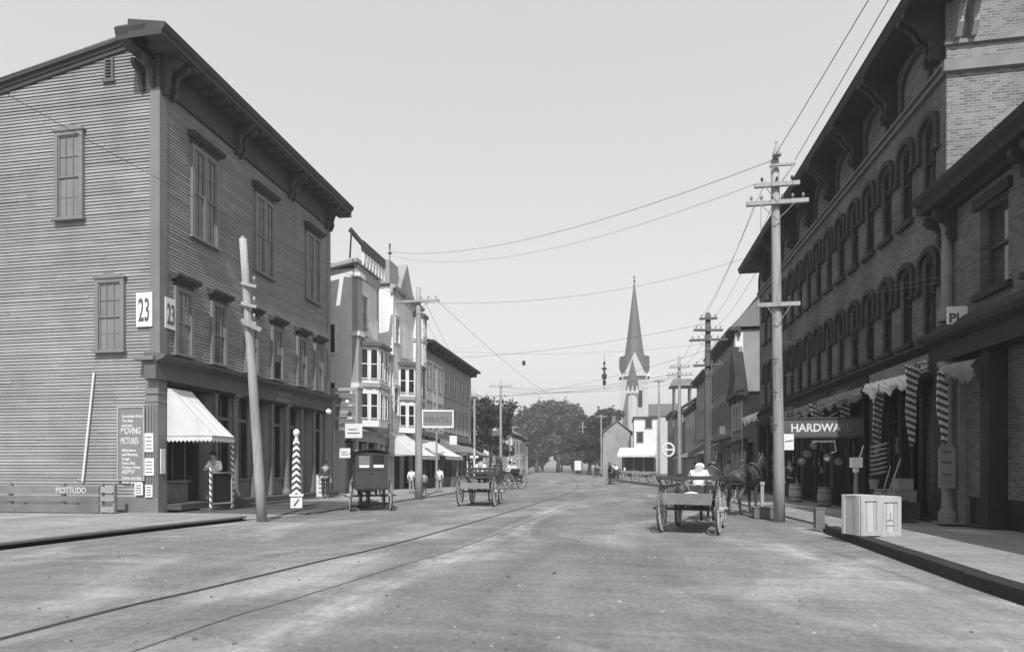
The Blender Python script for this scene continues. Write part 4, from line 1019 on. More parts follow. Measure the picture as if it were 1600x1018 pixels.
lk, F = block('low_link_building', 'low two storey linking shop between the two ornate pale buildings', 'building', -1, -14.55, 35.42, 37.6, 12, 8.6, [(4.4, 6.0, [36.1, 36.95]), (6.6, 8.0, [36.1, 36.95])], wall='greywall', trim='white', eave=.2, eavem='trimlight')
r, F = block('victorian_tower_house', 'tall pale Victorian building with grey clapboard side, left of the crossarm pole', 'building', -1, -14.5, 37.8, 43.6, 12, 13.2, [(9.8, 11.4, [38.6, 42.6]), (5.0, 6.8, [38.4])], wall='palewall', trim='white', eave=.25, shopz=3.5, eavem='trimlight')
VT = r
oriel(VT, FL(-14.5), 40.4, 2.8, .95, 3.85, 8.5, 8.35, 'palewall')
g = MB(); g.plate(FL(-14.45), [(38.9, 13.3), (41.9, 13.3), (40.4, 15.6)], -.6, .05); g.build('gable', 'greywall', VT)
g = MB(); g.box(-16.9, -14.7, 37.82, 39.4, 13.2, 15.1); g.build('tower', 'greywall', VT)
g = MB(); g.tube([(-14.75, 38.0, 15.1), (-14.75, 38.0, 16.2)], .03, 6); g.lathe((-14.75, 38.0, 0), [(.03, 15.5), (.14, 15.55), (.14, 15.6), (.03, 15.65), (.07, 16.15), (.02, 16.25)], 8); g.build('finial', 'iron', VT)
oriel(VT, FL(-14.5), 42.7, 1.5, .6, 8.7, 12.7, 12.4, 'palewall')
r, F = block('corniced_block', 'three storey block with wide overhanging cornice, beyond the ornate pale buildings', 'building', -1, -14.5, 44.4, 59.2, 14, 10.9, [(4.6, 6.5, [45.6 + 1.5 * i for i in range(9)]), (7.6, 9.5, [45.6 + 1.5 * i for i in range(9)])], wall='greywall', trim='trimlight', eave=.9, eavem='trimdark', shopz=3.7, hood='flat')
g = MB(); g.fb(FL(-14.5), 48, 56, 11.2, 11.7, -3, -.3); g.build('roof_monitor', 'slate', r)
g = MB(); g.fb(FL(-14.5), 44.5, 49.6, 4.3, 9.9, 0, .03); g.build('light_wall_panel', 'palewall', r)
g = MB(); g.box(-15.3, -14.7, 44.9, 45.7, 10.9, 13.2); g.box(-15.36, -14.64, 44.84, 45.76, 13.2, 13.35); g.build('chimney', 'bricklit', r)

# ---------------------------------------------------- right: houses beyond the brick block
def gable_house(name, label, side, xf, s0, s1, depth, ze, zr, rows, wall, trim='trimlight', roofm='shingle', front_gable=False, shop=False):
    r, F = block(name, label, 'building', side, xf, s0, s1, depth, ze, rows, wall=wall, trim=trim, eave=.4, shop=shop, shopz=3.1, roof='none')
    g = MB()
    if front_gable:
        sm_ = (s0 + s1) / 2
        g.plate(F, [(s0, ze + .2), (s1, ze + .2), (sm_, zr)], -.25, .0); g.build('gable', wall, r)
        g = MB(); g.fb(F, s0, s1, ze + .1, ze + .2, -depth, 0); g.build('flat_roof', 'slate', r); depth = 0.3
        g = MB()
        for a, e in (((s0 - .3, ze - .1), (sm_, zr + .2)), ((sm_, zr + .2), (s1 + .3, ze - .1))):
            g.hexa([F.p(a[0], a[1], -depth), F.p(a[0], a[1], .35), F.p(e[0], e[1], .35), F.p(e[0], e[1], -depth), F.p(a[0], a[1] + .14, -depth), F.p(a[0], a[1] + .14, .35), F.p(e[0], e[1] + .14, .35), F.p(e[0], e[1] + .14, -depth)])
        g.build('roof', roofm, r)
    else:
        dm = -depth / 2
        for a, e in (((.45, ze + .1), (dm, zr)), ((dm, zr), (-depth - .4, ze + .1))):
            g.hexa([F.p(s0 - .3, a[1], a[0]), F.p(s1 + .3, a[1], a[0]), F.p(s1 + .3, e[1], e[0]), F.p(s0 - .3, e[1], e[0]), F.p(s0 - .3, a[1] + .14, a[0]), F.p(s1 + .3, a[1] + .14, a[0]), F.p(s1 + .3, e[1] + .14, e[0]), F.p(s0 - .3, e[1] + .14, e[0])])
        g.build('roof', roofm, r)
        for s in (s0, s1 - .1):
            g = MB(); v = [F.p(s, ze, 0), F.p(s, ze, -depth), F.p(s, zr, dm), F.p(s + .1, ze, 0), F.p(s + .1, ze, -depth), F.p(s + .1, zr, dm)]
            g.add(v, [(0, 1, 2), (5, 4, 3), (0, 3, 4, 1), (1, 4, 5, 2), (2, 5, 3, 0)]); g.build('gable', wall, r)
        g = MB(); c = F.p((s0 + s1) / 2, 0, dm + .6); g.box(c[0] - .35, c[0] + .35, c[1] - .35, c[1] + .35, zr - 1.5, zr + 1.1); g.box(c[0] - .42, c[0] + .42, c[1] - .42, c[1] + .42, zr + 1.1, zr + 1.25); g.build('chimney', 'bricklit', r)
    return r, F
r, F = gable_house('gabled_shop', 'narrow dark shop with a steep street gable, squeezed beside the brick block', 1, 7.75, 40.2, 43.6, 9, 6.1, 9.1, [(4.0, 5.5, [41.0, 41.9, 42.8])], 'midwall', trim='trimlight', front_gable=True, shop=True)
r, F = block('mansard_block', 'two storey block with sloping slate mansard, white corner pilasters and a flagpole', 'building', 1, 8.2, 44.0, 56.0, 12, 10.9, [(4.6, 6.4, [45.5 + 1.6 * i for i in range(7)]), (7.4, 9.3, [45.5 + 1.6 * i for i in range(7)])], wall='midwall', trim='trim', eave=.65, shopz=3.6, roof='none', endwall='greywall')
g = MB(); v = [F.p(43.7, 11.15, .6), F.p(56.3, 11.15, .6), F.p(56.3, 11.15, -12), F.p(43.7, 11.15, -12), F.p(44.3, 13.4, -1.6), F.p(55.6, 13.4, -1.6), F.p(55.6, 13.4, -11.5), F.p(44.3, 13.4, -11.5)]
g.hexa(v); g.build('mansard_roof', 'slate', r)
g = MB(); g.fb(F, 44.2, 55.7, 13.4, 13.5, -11.6, -1.4); g.build('roof_curb', 'trimlight', r)
g = MB(); g.fb(F, 43.9, 44.5, 3.7, 10.8, -.3, .2); g.build('corner_pilaster', 'white', r)
g = MB(); g.fb(F, 55.5, 56.05, 3.7, 10.8, -.3, .2); g.build('corner_pilaster', 'white', r)
g = MB(); g.fb(FN(43.98), 8.25, 12.5, 0, 11.0, 0, .02); g.build('side_wall', 'greywall', r)
fp = MB(); fp.tube([(9.9, 45.0, 13.4), (9.9, 45.0, 17), (9.9, 45.0, 20.3)], [.07, .06, .03], 8); fp.lathe((9.9, 45, 0), [(.02, 20.3), (.09, 20.38), (.02, 20.46)], 8); tag(fp.build('flagpole', 'trimlight'), 'bare flagpole standing on the mansard roof', 'flagpole')
block('narrow_block', 'three storey dark wooden block between the mansard block and the gabled houses', 'building', 1, 8.2, 57.4, 66.0, 12, 10.2, [(4.4, 6.1, [58.6, 60.3, 62, 63.7]), (7.2, 8.9, [58.6, 60.3, 62, 63.7])], wall='midwall', trim='trimlight', eave=.6)
gable_house('gabled_house', 'grey gabled house with a street shop, two doors past the mansard block', 1, 8.1, 67, 76, 9, 8.0, 11.4, [(4.2, 5.8, [68.6, 70.6, 72.6, 74.6])], 'greywall', shop=True)
gable_house('gabled_house', 'darker gabled house farther down the right side, beside the porch tower', 1, 7.9, 77.5, 88, 9, 8.6, 12.0, [(4.2, 5.8, [79, 81.5, 84, 86.5])], 'midwall', shop=True)
r, F = block('porch_tower_house', 'shingled house with an open roofed belvedere at the far right of the street', 'building', 1, 7.9, 90, 100, 9, 9.4, [(4.4, 6.2, [92, 94.5, 97])], wall='midwall', trim='trim', eave=.4)
g = MB()
for (u, d) in ((90.3, -.2), (92.6, -.2), (90.3, -2.4), (92.6, -2.4)): g.fb(F, u - .12, u + .12, 9.6, 13.2, d - .12, d + .12)
g.build('belvedere_post', 'trim', r)
g = MB(); g.hexa([F.p(89.6, 13.2, .5), F.p(93.4, 13.2, .5), F.p(93.4, 13.2, -3), F.p(89.6, 13.2, -3), F.p(90, 14.2, 0), F.p(93, 14.2, 0), F.p(93, 14.2, -2.6), F.p(90, 14.2, -2.6)]); g.build('belvedere_roof', 'shingle', r)
# whitewashed shop facing down the street
WS = thing('white_corner_store', 'bright whitewashed two storey store facing down the street with a pale awning', 'building', (4, 102, 0)); Fw = FN(102)
g = MB(); g.fb(Fw, 2.7, 6.25, 0, 9.6, -10, 0); g.build('wall', 'whitewall', WS)
g = MB(); g.fb(Fw, 2.5, 6.5, 9.6, 9.85, -10.2, .3); g.build('cornice', 'trimdark', WS)
sash_window(WS, Fw, 5.0, 8.0, 9.3, .9, hood='flat', nm=1, m='trim', gm='glassdark'); sash_window(WS, Fw, 3.6, 5.7, 7.2, .9, hood='flat', nm=1, m='trim', gm='glassdark')
g = MB(); g.fb(Fw, .7, 6.0, 0, 3.3, -.1, .02); g.build('shop_window', 'interior', WS)
g = MB()
for u in (1.0, 2.6, 4.2, 5.9): g.fb(Fw, u - .1, u + .1, 0, 3.3, .02, .1)
g.build('pilaster', 'trim', WS)
aw = thing('shop_awning', 'broad white awning on the whitewashed store at the bend of the street', 'awning', (3.3, 101, 3.3))
g = MB(); g.hexa([(.4, 101.98, 4.75), (6.1, 101.98, 4.75), (6.1, 100.2, 3.5), (-.1, 100.2, 3.5), (.4, 101.99, 4.78), (6.1, 101.99, 4.78), (6.1, 100.19, 3.54), (-.1, 100.19, 3.54)]); g.build('canvas', 'canvas', aw)
g = MB(); g.box(-.1, 6.1, 100.15, 100.18, 3.2, 3.5); g.build('valance', 'canvas', aw)

# ---------------------------------------------------- church
CH = thing('church', 'pale stone church with a tall slate broach spire rising beyond the street', 'church', (4.0, 150, 0))
cx, cy, hw = 4.03, 152.0, 3.55
g = MB(); g.box(cx - 3.0, cx + 3.0, cy - 3.0, cy + 3.0, 0, 24.2)
for sx in (-1, 1):
    for sy in (-1, 1): g.box(cx + sx * 2.6 - .6, cx + sx * 2.6 + .6, cy + sy * 2.6 - .6, cy + sy * 2.6 + .6, 0, 21)
g.build('tower', 'palestone', CH)
for k in (-1, 1):
    g = MB(); g.fb(FN(cy - 3.02), cx + k * 1.3 - .5, cx + k * 1.3 + .5, 16, 20, 0, .03); g.build('belfry_opening', 'stonedark', CH)
for (F_, c) in ((FN(cy - hw), cx), (Fc(cx - hw, 0, 0, 1, -1, 0), cy), (Fc(cx + hw, 0, 0, 1, 1, 0), cy)):
    g = MB(); g.plate(F_, [(c - 2.7, 23.4), (c + 2.7, 23.4), (c, 29.2)], -.9, .12); g.build('tower_gable', 'palestone', CH)
g = MB()     # spire: square skirt breaking into an octagon
sp = []
def ring(r, z, sq): 
    o = []
    for k in range(8):
        a = math.pi / 8 + k * math.pi / 4
        x, y = math.cos(a) * r, math.sin(a) * r
        if sq: x = max(-hw, min(hw, x * 1.35)); y = max(-hw, min(hw, y * 1.35))
        o.append((cx + x, cy + y, z))
    return o
rs = [ring(hw * 1.08, 23.3, True), ring(hw * 1.08, 28.4, True), ring(2.55, 28.6, False), ring(1.9, 33.0, False), ring(1.15, 38.8, False), ring(.5, 43.8, False), ring(.1, 47.0, False)]
for a, e in zip(rs, rs[1:]):
    b = len(g.v); g.v += a + e; g.f += [(b + i, b + (i + 1) % 8, b + 8 + (i + 1) % 8, b + 8 + i) for i in range(8)]
g.build('spire', 'slate', CH)
g = MB(); g.lathe((cx, cy, 0), [(.08, 46.8), (.28, 47.2), (.1, 47.5), (.08, 48.6)], 8); g.bar((cx - .35, cy, 48.2), (cx + .35, cy, 48.2), .14, .14); g.build('spire_cross', 'iron', CH)
g = MB(); g.box(cx + 2.0, cx + 12, cy + 1, cy + 30, 0, 14.2); g.build('nave', 'palestone', CH)
g = MB(); v = [(cx + 1.6, cy + .6, 14.2), (cx + 12.4, cy + .6, 14.2), (cx + 12.4, cy + 30, 14.2), (cx + 1.6, cy + 30, 14.2), (cx + 3, cy + 5, 17.5), (cx + 11, cy + 5, 17.5), (cx + 11, cy + 30, 17.5), (cx + 3, cy + 30, 17.5)]; g.hexa(v); g.build('nave_roof', 'slate', CH)
g = MB(); tx, ty = 3.4, 144.0; g.lathe((tx, ty, 0), [(1.25, 0), (1.25, 19.6)], 8); g.build('stair_turret', 'palestone', CH)
g = MB(); g.lathe((tx, ty, 0), [(1.55, 19.5), (1.2, 21.6), (.1, 26.6)], 8); g.build('turret_spire', 'slate', CH)
for k in range(3):
    g = MB(); xx = tx - 1 + k; g.plate(FN(ty - 1.4), [(xx - .45, 18.6), (xx + .45, 18.6), (xx, 20.6)], -.2, .1); g.build('turret_gablet', 'palestone', CH)
# small far houses
gable_house('far_house', 'pale gabled house half hidden by trees on the far left', -1, -15.6, 90, 99, 8, 6.4, 8.8, [(3.8, 5.2, [91.5, 94.5, 97.5]), (1.2, 2.6, [91.5, 94.5, 97.5])], 'palewall')
gable_house('far_house', 'grey gabled house beyond the pale one on the far left', -1, -17.6, 108, 117, 8, 6.8, 9.5, [(3.8, 5.2, [109.5, 112.5, 115.5]), (1.2, 2.6, [109.5, 112.5, 115.5])], 'greywall')
gable_house('far_house', 'light house front at the bend of the street, left side', -1, -20.6, 128, 140, 8, 6.8, 10, [(3.8, 5.2, [130, 134, 138])], 'palewall')
gable_house('far_house', 'small grey house beside the church, at the right of the bend', 1, -2.6, 112, 122, 5, 7.6, 10, [(4, 5.6, [114, 117, 120]), (1.2, 2.8, [114, 117, 120])], 'greywall')
# ================================================================== POLES
def insul(g, x, y, z): g.lathe((x, y, z), [(.012, 0), (.012, .06), (.035, .07), (.04, .12), (.02, .16)], 8)
def pole(name, label, x, y, h, r0, r1, arms=(), m='pole', lean=(0, 0), base=0.0, group=None, braces=True):
    """arms: (z, half width, rotation deg, number of pins)"""
    t_ = thing(name, label, 'utility pole', (x, y, base), group=group)
    g = MB(); n = 7
    pts = [(x + lean[0] * (i / n) + random.uniform(-.01, .01), y + lean[1] * (i / n), base - .02 + h * i / n) for i in range(n + 1)]
    g.tube(pts, [r0 + (r1 - r0) * i / n for i in range(n + 1)], 12)
    g.tube([pts[-1], (pts[-1][0], pts[-1][1], pts[-1][2] + r1 * .8)], [r1, .02], 12)
    g.build('pole_shaft', m, t_, smooth=True)
    for (z, hw, rot, pins) in arms:
        a = R(rot); dx, dy = math.cos(a), math.sin(a); fx = x + lean[0] * z / h; fy = y - r1 - .06
        g = MB(); g.bar((fx - dx * hw, fy - dy * hw, z), (fx + dx * hw, fy + dy * hw, z), .1, .11); ar = g.build('crossarm', m, t_)
        if pins:
            for i in range(pins):
                g = MB(); f = -1 + 2 * (i + .5) / pins; insul(g, fx + dx * hw * f, fy + dy * hw * f, z + .055); g.build('insulator', 'stone' if pins > 3 else 'iron', ar)
        if braces and hw > .5:
            g = MB(); g.bar((fx - dx * hw * .55, fy - .06, z - .06), (fx, fy - .05, z - .5), .03, .012); g.bar((fx + dx * hw * .55, fy - .06, z - .06), (fx, fy - .05, z - .5), .03, .012); g.build('brace', 'pole', ar)
    return t_
pA = pole('utility_pole', 'tall pale pole with two crossarms before the brick block, right kerb', 4.4, 17.78, 10.0, .155, .11, [(9.23, .58, 0, 3), (8.74, .8, 0, 6), (5.95, .55, 0, 2)], lean=(-.12, 0))
g = MB(); g.lathe((4.28, 17.6, 0), [(.02, 9.95), (.12, 10.0), (.12, 10.05), (.04, 10.3), (.03, 10.4)], 8); g.bar((4.1, 17.6, 9.75), (4.75, 17.6, 9.75), .06, .06); g.bar((4.75, 17.6, 9.78), (4.35, 17.6, 9.2), .05, .05); g.build('pole_bracket', 'pole', pA)
g = MB()
for i in range(7): g.bar((4.4 + (-1) ** i * .1, 17.6, 2.2 + i * .45), (4.4 + (-1) ** i * .3, 17.6, 2.24 + i * .45), .03, .03)
g.build('climbing_step', 'iron', pA)
pA2 = pole('utility_pole', 'old pale pole without arms leaning left before the corner shop', -9.65, 15.34, 7.75, .14, .095, [], lean=(-.42, -.25))
g = MB()
for z in (6.5, 5.95, 5.5): g.bar((-10.05, 15.0, z), (-9.6, 15.0, z - .12), .07, .08); insul(g, -9.68, 15.0, z)
g.bar((-10.0, 14.98, 5.45), (-9.45, 14.98, 5.2), .05, .12); g.build('pole_brackets', 'pole', pA2)
pole('utility_pole', 'weathered pole with a single crossarm in front of the pale Victorian shops', -9.19, 27.33, 9.9, .19, .11, [(9.25, 1.05, 0, 6)], lean=(0, 0), m='pole')
pole('utility_pole', 'slim pole at the kerb beyond the framed hanging sign', -11.9, 50.0, 7.6, .13, .09, [(7.5, .35, 0, 2)])
pole('utility_pole', 'pole with one long crossarm before the trees on the left', -13.5, 70, 11.7, .2, .12, [(11.0, 1.35, 0, 6)])
pole('utility_pole', 'slender far pole beside the left hand houses', -14.9, 84, 8.2, .12, .1, [])
pole('utility_pole', 'far pole near the left bend of the road', -19.3, 112, 9.5, .15, .1, [(9.0, 1, 0, 4)])
pB = pole('utility_pole', 'dark pole crowded with four crossarms behind the delivery wagon', 4.62, 32.9, 9.5, .2, .13, [(9.2, .45, 0, 4), (8.6, .75, 10, 6), (8.1, .95, 0, 6), (6.8, .75, -15, 4)], m='poledark')
pole('utility_pole', 'pale pole with two crossarms beyond the crowded dark pole', 4.75, 49, 10.2, .17, .1, [(9.3, .8, 0, 6), (8.7, 1.0, 0, 6)], m='pole')
pole('utility_pole', 'plain pole on the right footway near the far gabled houses', 4.3, 66, 10.8, .15, .1, [(10.6, .6, 0, 2)])
pole('utility_pole', 'white pole with a small crossarm in front of the far right trees', -2.6, 99, 10.0, .13, .1, [(9.7, .9, 0, 4)])
pole('utility_pole', 'thin far pole left of the white crossarm pole', -7.2, 128, 11.0, .14, .1, [(10, .8, 0, 4)])
pole('utility_pole', 'far pole on the right side before the church trees', -8.4, 146, 12.0, .14, .1, [(11, .9, 0, 4)])

# ================================================================== WIRES
def wire(label, p0, p1, sagv, r=.008, group='overhead wires across the street', n=18, name='overhead_wire'):
    g = MB(); p0 = Vector(p0); p1 = Vector(p1)
    r *= .72
    g.tube([tuple(p0.lerp(p1, i / n) - Vector((0, 0, sagv * 4 * (i / n) * (1 - i / n)))) for i in range(n + 1)], r, 5)
    return tag(g.build(name, 'wire'), label, 'wire', group)
WG = 'overhead wires along the right side poles'
wire('upper wire running overhead from the pale right pole towards the viewer, left one', (4.2, 17.6, 9.95), (6.67, -16, 12.4), .3, .013, WG)
wire('upper wire running overhead from the pale right pole towards the viewer, right one', (4.75, 17.6, 9.85), (6.15, -16, 13.1), .3, .013, WG)
for i in range(3):
    wire(['leftmost', 'middle', 'rightmost'][i] + ' of three parallel wires from the pale right pole to the crowded pole', (3.75 + i * .5, 17.6, 8.85), (4.0 + i * .5, 32.7, 8.75), .45, .009, WG)
wire('thin wire from the pale right pole top down to the crowded dark pole', (4.0, 17.6, 9.35), (4.3, 32.7, 9.3), .3, .009, WG)
for i in range(3):
    wire(['leftmost', 'middle', 'rightmost'][i] + ' of three wires from the crowded dark pole to the pale pole beyond', (3.9 + i * .6, 32.7, 8.2), (4.1 + i * .6, 48.8, 9.4), .4, .012, WG)
for i in range(2):
    wire(['left', 'right'][i] + ' one of two wires between the far right side poles', (4.2 + i * .7, 48.8, 8.8), (4.1 + i * .5, 65.8, 10.7), .4, .015, WG)
wire('long sagging wire from the right pole top to the Victorian roof finial', (4.2, 17.6, 9.9), (-14.7, 38.0, 15.65), .9, .012)
wire('second sagging wire just below the one reaching the Victorian finial', (3.8, 17.6, 9.3), (-14.6, 38.0, 15.4), 1.1, .008)
wire('long wire crossing the street from the right block to the single crossarm pole', (7.9, 34, 13.0), (-9.6, 27.5, 9.3), .9, .011)
wire('span wire from the crowded dark pole to the pale house corner', (4.6, 32.9, 9.0), (-14.4, 37.9, 8.6), .5, .012)
wire('span wire below the first, from the crowded dark pole to the left pole', (4.6, 32.9, 7.6), (-11.9, 50, 7.3), .5, .012)
wire('thick span wire carrying the hanging arc lamp over the street', (4.75, 49, 8.6), (-11.9, 50, 7.5), .35, .022)
wire('second strand of the thick span wire over the street', (4.75, 49, 8.9), (-13.5, 70, 11.0), .7, .02)
wire('far span wire behind the arc lamp, nearest to the treetops', (4.3, 66, 10.6), (-13.5, 70, 10.4), .6, .02)
wire('long feeder wire passing in front of the corner building from upper left', (-12.0, 9.0, 8.9), (-9.4, 27.3, 9.3), .35, .009, 'long feeder wires on the left side')
wire('long feeder wire descending from the single crossarm pole towards the trees', (-8.3, 27.3, 9.3), (-6.0, 75, 9.2), .6, .013, 'long feeder wires on the left side')
for i in range(3): wire(['leftmost', 'middle', 'rightmost'][i] + ' of three wires from the single crossarm pole to the slim pole', (-9.9 + i * .5, 27.2, 9.35), (-12.1 + i * .2, 50, 7.6), .3, .011, 'long feeder wires on the left side')
g = MB(); g.lathe((-7.3, 47.5, 9.55), [(.03, 0), (.14, .08), (.14, .3), (.05, .42)], 8); tag(g.build('wire_insulator', 'iron'), 'small dark insulator hanging on the long descending feeder wire', 'insulator')
wire('thin span wire from the mansard block to the corniced block', (8.1, 45, 10.5), (-14.0, 46, 10.7), .6, .01)
wire('faint high wire over the street behind the crossarm pole', (8.1, 62, 10.2), (-13.5, 70, 10.9), .9, .016)
wire('telephone wire crossing low before the brick block windows', (4.9, 17.6, 6.0), (8.15, 10.5, 4.9), .1, .007, WG)
wire('second telephone wire crossing low before the brick block windows', (4.3, 17.6, 6.05), (8.15, 11.5, 5.3), .15, .007, WG)
t_ = thing('arc_lamp', 'dark arc lamp hanging from span wires over the middle of the street', 'lamp', (-1.05, 49.4, 9.2))
g = MB(); g.tube([(-1.05, 49.4, 7.75), (-1.05, 49.4, 10.6)], .02, 6); g.build('hanger', 'iron', t_)
g = MB(); g.lathe((-1.05, 49.4, 0), [(.04, 10.0), (.09, 9.95), (.09, 9.8), (.04, 9.75), (.04, 9.6), (.23, 9.45), (.23, 9.4), (.08, 9.36), (.08, 9.05), (.2, 8.98), (.2, 8.7), (.07, 8.6), (.14, 8.45), (.13, 8.2), (.03, 8.1)], 12); g.build('lamp_body', 'iron', t_)

# ================================================================== SIGNS
t_ = thing('framed_sign', 'white framed dark sign board hung on a thin post over the left footway', 'sign', (-11.95, 39.2, 0))
ca = R(9.85); Fs = Fc(-11.85, 39.1, math.cos(ca), math.sin(ca), math.sin(ca), -math.cos(ca))
g = MB(); g.tube([(-11.95, 39.25, 0), (-11.93, 39.25, 8.0)], [.08, .05], 10); g.build('post', 'pole', t_)
g = MB(); g.fb(Fs, -.93, 1.0, 4.27, 5.22, -.03, .02); g.build('board', 'signgrey', t_)
g = MB(); g.fb(Fs, -1.03, -.93, 4.15, 5.34, -.04, .05); g.fb(Fs, 1.0, 1.1, 4.15, 5.34, -.04, .05); g.fb(Fs, -.93, 1.0, 4.15, 4.27, -.04, .05); g.fb(Fs, -.93, 1.0, 5.22, 5.34, -.04, .05); g.build('frame', 'white', t_)
lettering(t_, Fs, 'MEATS', -.82, 4.52, .5, .025, 'signdark', sx=1.05)
t_ = thing('hardware_sign', 'long dark HARDWARE sign board projecting over the right footway', 'sign', (6.8, 22.0, 2.5)); Fh = FN(22.0)
g = MB(); g.fb(Fh, 5.55, 8.1, 2.56, 3.14, -.06, 0); g.build('board', 'signdark', t_)
g = MB(); g.fb(Fh, 5.5, 8.15, 3.14, 3.2, -.09, .03); g.fb(Fh, 5.5, 8.15, 2.5, 2.56, -.09, .03); g.build('frame', 'trimdark', t_)
v = MB(); lettering(None, Fh, 'HARDWA', 5.8, 2.72, .38, .005, sx=.93, mb=v, off=.01); v.build('lettering', 'letter', t_)
lettering(t_, Fh, 'RE', 7.32, 2.72, .38, .005, 'signgrey', sx=.93)
g = MB(); g.tube([(5.9, 22.03, 3.2), (8.1, 22.03, 4.0)], .012, 6); g.tube([(7.0, 22.03, 3.2), (8.1, 22.03, 3.8)], .012, 6); g.build('stay', 'iron', t_)
t_ = board_sign('square_sign', 'plain white square sign just right of the tall pale pole', FN(20.2), 5.05, 5.42, 2.05, 2.55, 0, 'white')
t_ = thing('shelf_sign', 'small white bracket board under the HARDWARE sign', 'sign', (6.9, 22.1, 2.3)); g = MB(); g.fb(FN(22.1), 6.6, 7.25, 2.36, 2.42, -.3, 0); g.build('board', 'white', t_); g = MB(); g.tube([(7.25, 22.2, 2.4), (7.3, 22.2, 2.05), (7.15, 22.2, 2.0)], .02, 6); g.build('bracket', 'white', t_)
t_ = thing('round_clock_sign', 'round white ring sign on a post by the far right shops', 'sign', (4.8, 60, 0))
g = MB(); g.tube([(4.8, 60, 0), (4.8, 60, 2.6)], .06, 8); g.build('post', 'iron', t_)
g = MB(); pts = [(4.8 + .52 * math.cos(a), 60, 3.2 + .62 * math.sin(a)) for a in [2 * math.pi * i / 20 for i in range(21)]]; g.tube(pts, .1, 8); g.build('ring', 'white', t_)
g = MB(); g.fb(FN(59.95), 4.35, 5.25, 3.15, 3.3, 0, .03); g.build('band', 'white', t_)
t_ = board_sign('white_card_sign', 'white cross board on a thin white post at the left kerb', FN(31), -7.62, -7.12, 2.0, 2.12, 0, 'white')
g = MB(); g.box(-7.42, -7.36, 31.0, 31.05, 0, 2.5); g.build('post', 'white', t_)
for i, (x, y, z, w_, h_, lab) in enumerate(((-13.9, 29.5, 2.0, .6, .5, 'small white card sign before the alley entrance'), (-13.6, 29.9, 3.05, .95, .75, 'pale rounded sign hanging by the alley'), (-9.9, 36, 2.9, .45, .55, 'small white hanging sign by the far left shops'), (6.5, 40, 3.6, .35, .5, 'small white sign high on the gabled shop'), (-14.9, 74, 5.5, 1.0, .9, 'tiny white shop sign before the far trees'))):
    s_ = board_sign('shop_sign', lab, FN(y), x - w_ / 2, x + w_ / 2, z, z + h_, 0, 'white')
    if i < 2:
        g = MB(); g.fb(FN(y), x - w_ * .35, x + w_ * .35, z + h_ * .3, z + h_ * .38, 0, .004); g.fb(FN(y), x - w_ * .3, x + w_ * .2, z + h_ * .55, z + h_ * .62, 0, .004); g.build('print', 'signdark', s_)
# stacked vertical signs on alley corner
for i, z in enumerate((4.9, 4.25, 3.55)):
    s_ = board_sign('alley_sign', ['topmost', 'middle', 'lowest'][i] + ' of the three grey boards stacked on the alley frame', FN(30.5), -14.9, -13.75, z, z + .5, 0, 'signgrey', 'trimlight', fw=.04)
    g = MB(); g.fb(FN(30.5), -14.7, -14.0, z + .15, z + .3, 0, .004); g.build('print', 'trimlight' if i % 2 else 'signdark', s_)
g = MB(); g.box(-13.72, -13.6, 30.4, 30.52, 0, 5.6); g.box(-15.1, -14.95, 30.4, 30.52, 0, 5.6); g.box(-15.1, -13.6, 30.38, 30.54, 5.6, 5.75); tag(g.build('sign_gantry', 'trimlight'), 'timber gantry carrying stacked sign boards across the alley', 'gantry')

# ================================================================== AWNINGS
def slope_awning(label, y0, y1, x0, zt, proj, zb, side=-1, m='canvas', n=10, val=.25, xs=None):
    sg = 1 if side < 0 else -1
    a = thing('shop_awning', label, 'awning', (x0 + sg * proj / 2, (y0 + y1) / 2, zb))
    X = lambda t: x0 + sg * (.05 + proj * t)
    g = MB(); g.sheet([[(X(t), y0 + (y1 - y0) * k / n, zt + (zb - zt) * t - .08 * math.sin(math.pi * t) + .03 * math.sin(k * 1.9) * t) for k in range(n + 1)] for t in [i / 8 for i in range(9)]])
    g.sheet([[(X(t), y0, zt + (zb - zt) * t - .08 * math.sin(math.pi * t)) for t in [i / 8 for i in range(9)]], [(X(t), y0, zb) for t in [i / 8 for i in range(9)]]])
    g.build('canvas', m, a, recalc=False, solid=.008)
    g = valance((X(1), y0, 0), (X(1), y1, 0), zb, int((y1 - y0) * 4), val, .08); g.build('valance', m, a, recalc=False, solid=.006)
    g = MB(); g.tube([(X(1), y0, zb), (X(1), y1, zb)], .02, 6)
    for y in (y0, y1): g.tube([(x0, y, zb + .1), (X(1), y, zb)], .02, 6)
    g.build('awning_frame', 'iron', a)
slope_awning('large white awning over the Victorian tower house shop', 36.6, 41.0, -14.3, 3.75, 2.0, 2.25)
slope_awning('second white awning, with its frame rising behind the crossarm pole', 41.4, 46.4, -14.3, 3.6, 2.3, 2.3)
slope_awning('grey awning on the corniced block', 47.5, 51.5, -14.4, 3.9, 2.4, 2.7, m='canvasgrey')
slope_awning('pale grey awning at the far end of the corniced block', 54, 58, -14.4, 3.6, 2.2, 2.6, m='canvasgrey')
slope_awning('sloping grey awning before the narrow dark block on the right', 57, 63, 8.1, 3.9, 2.6, 2.4, side=1, m='canvasgrey')
slope_awning('small grey awning over the mansard block shop', 50, 53, 8.1, 3.6, 1.8, 2.6, side=1, m='canvasgrey')
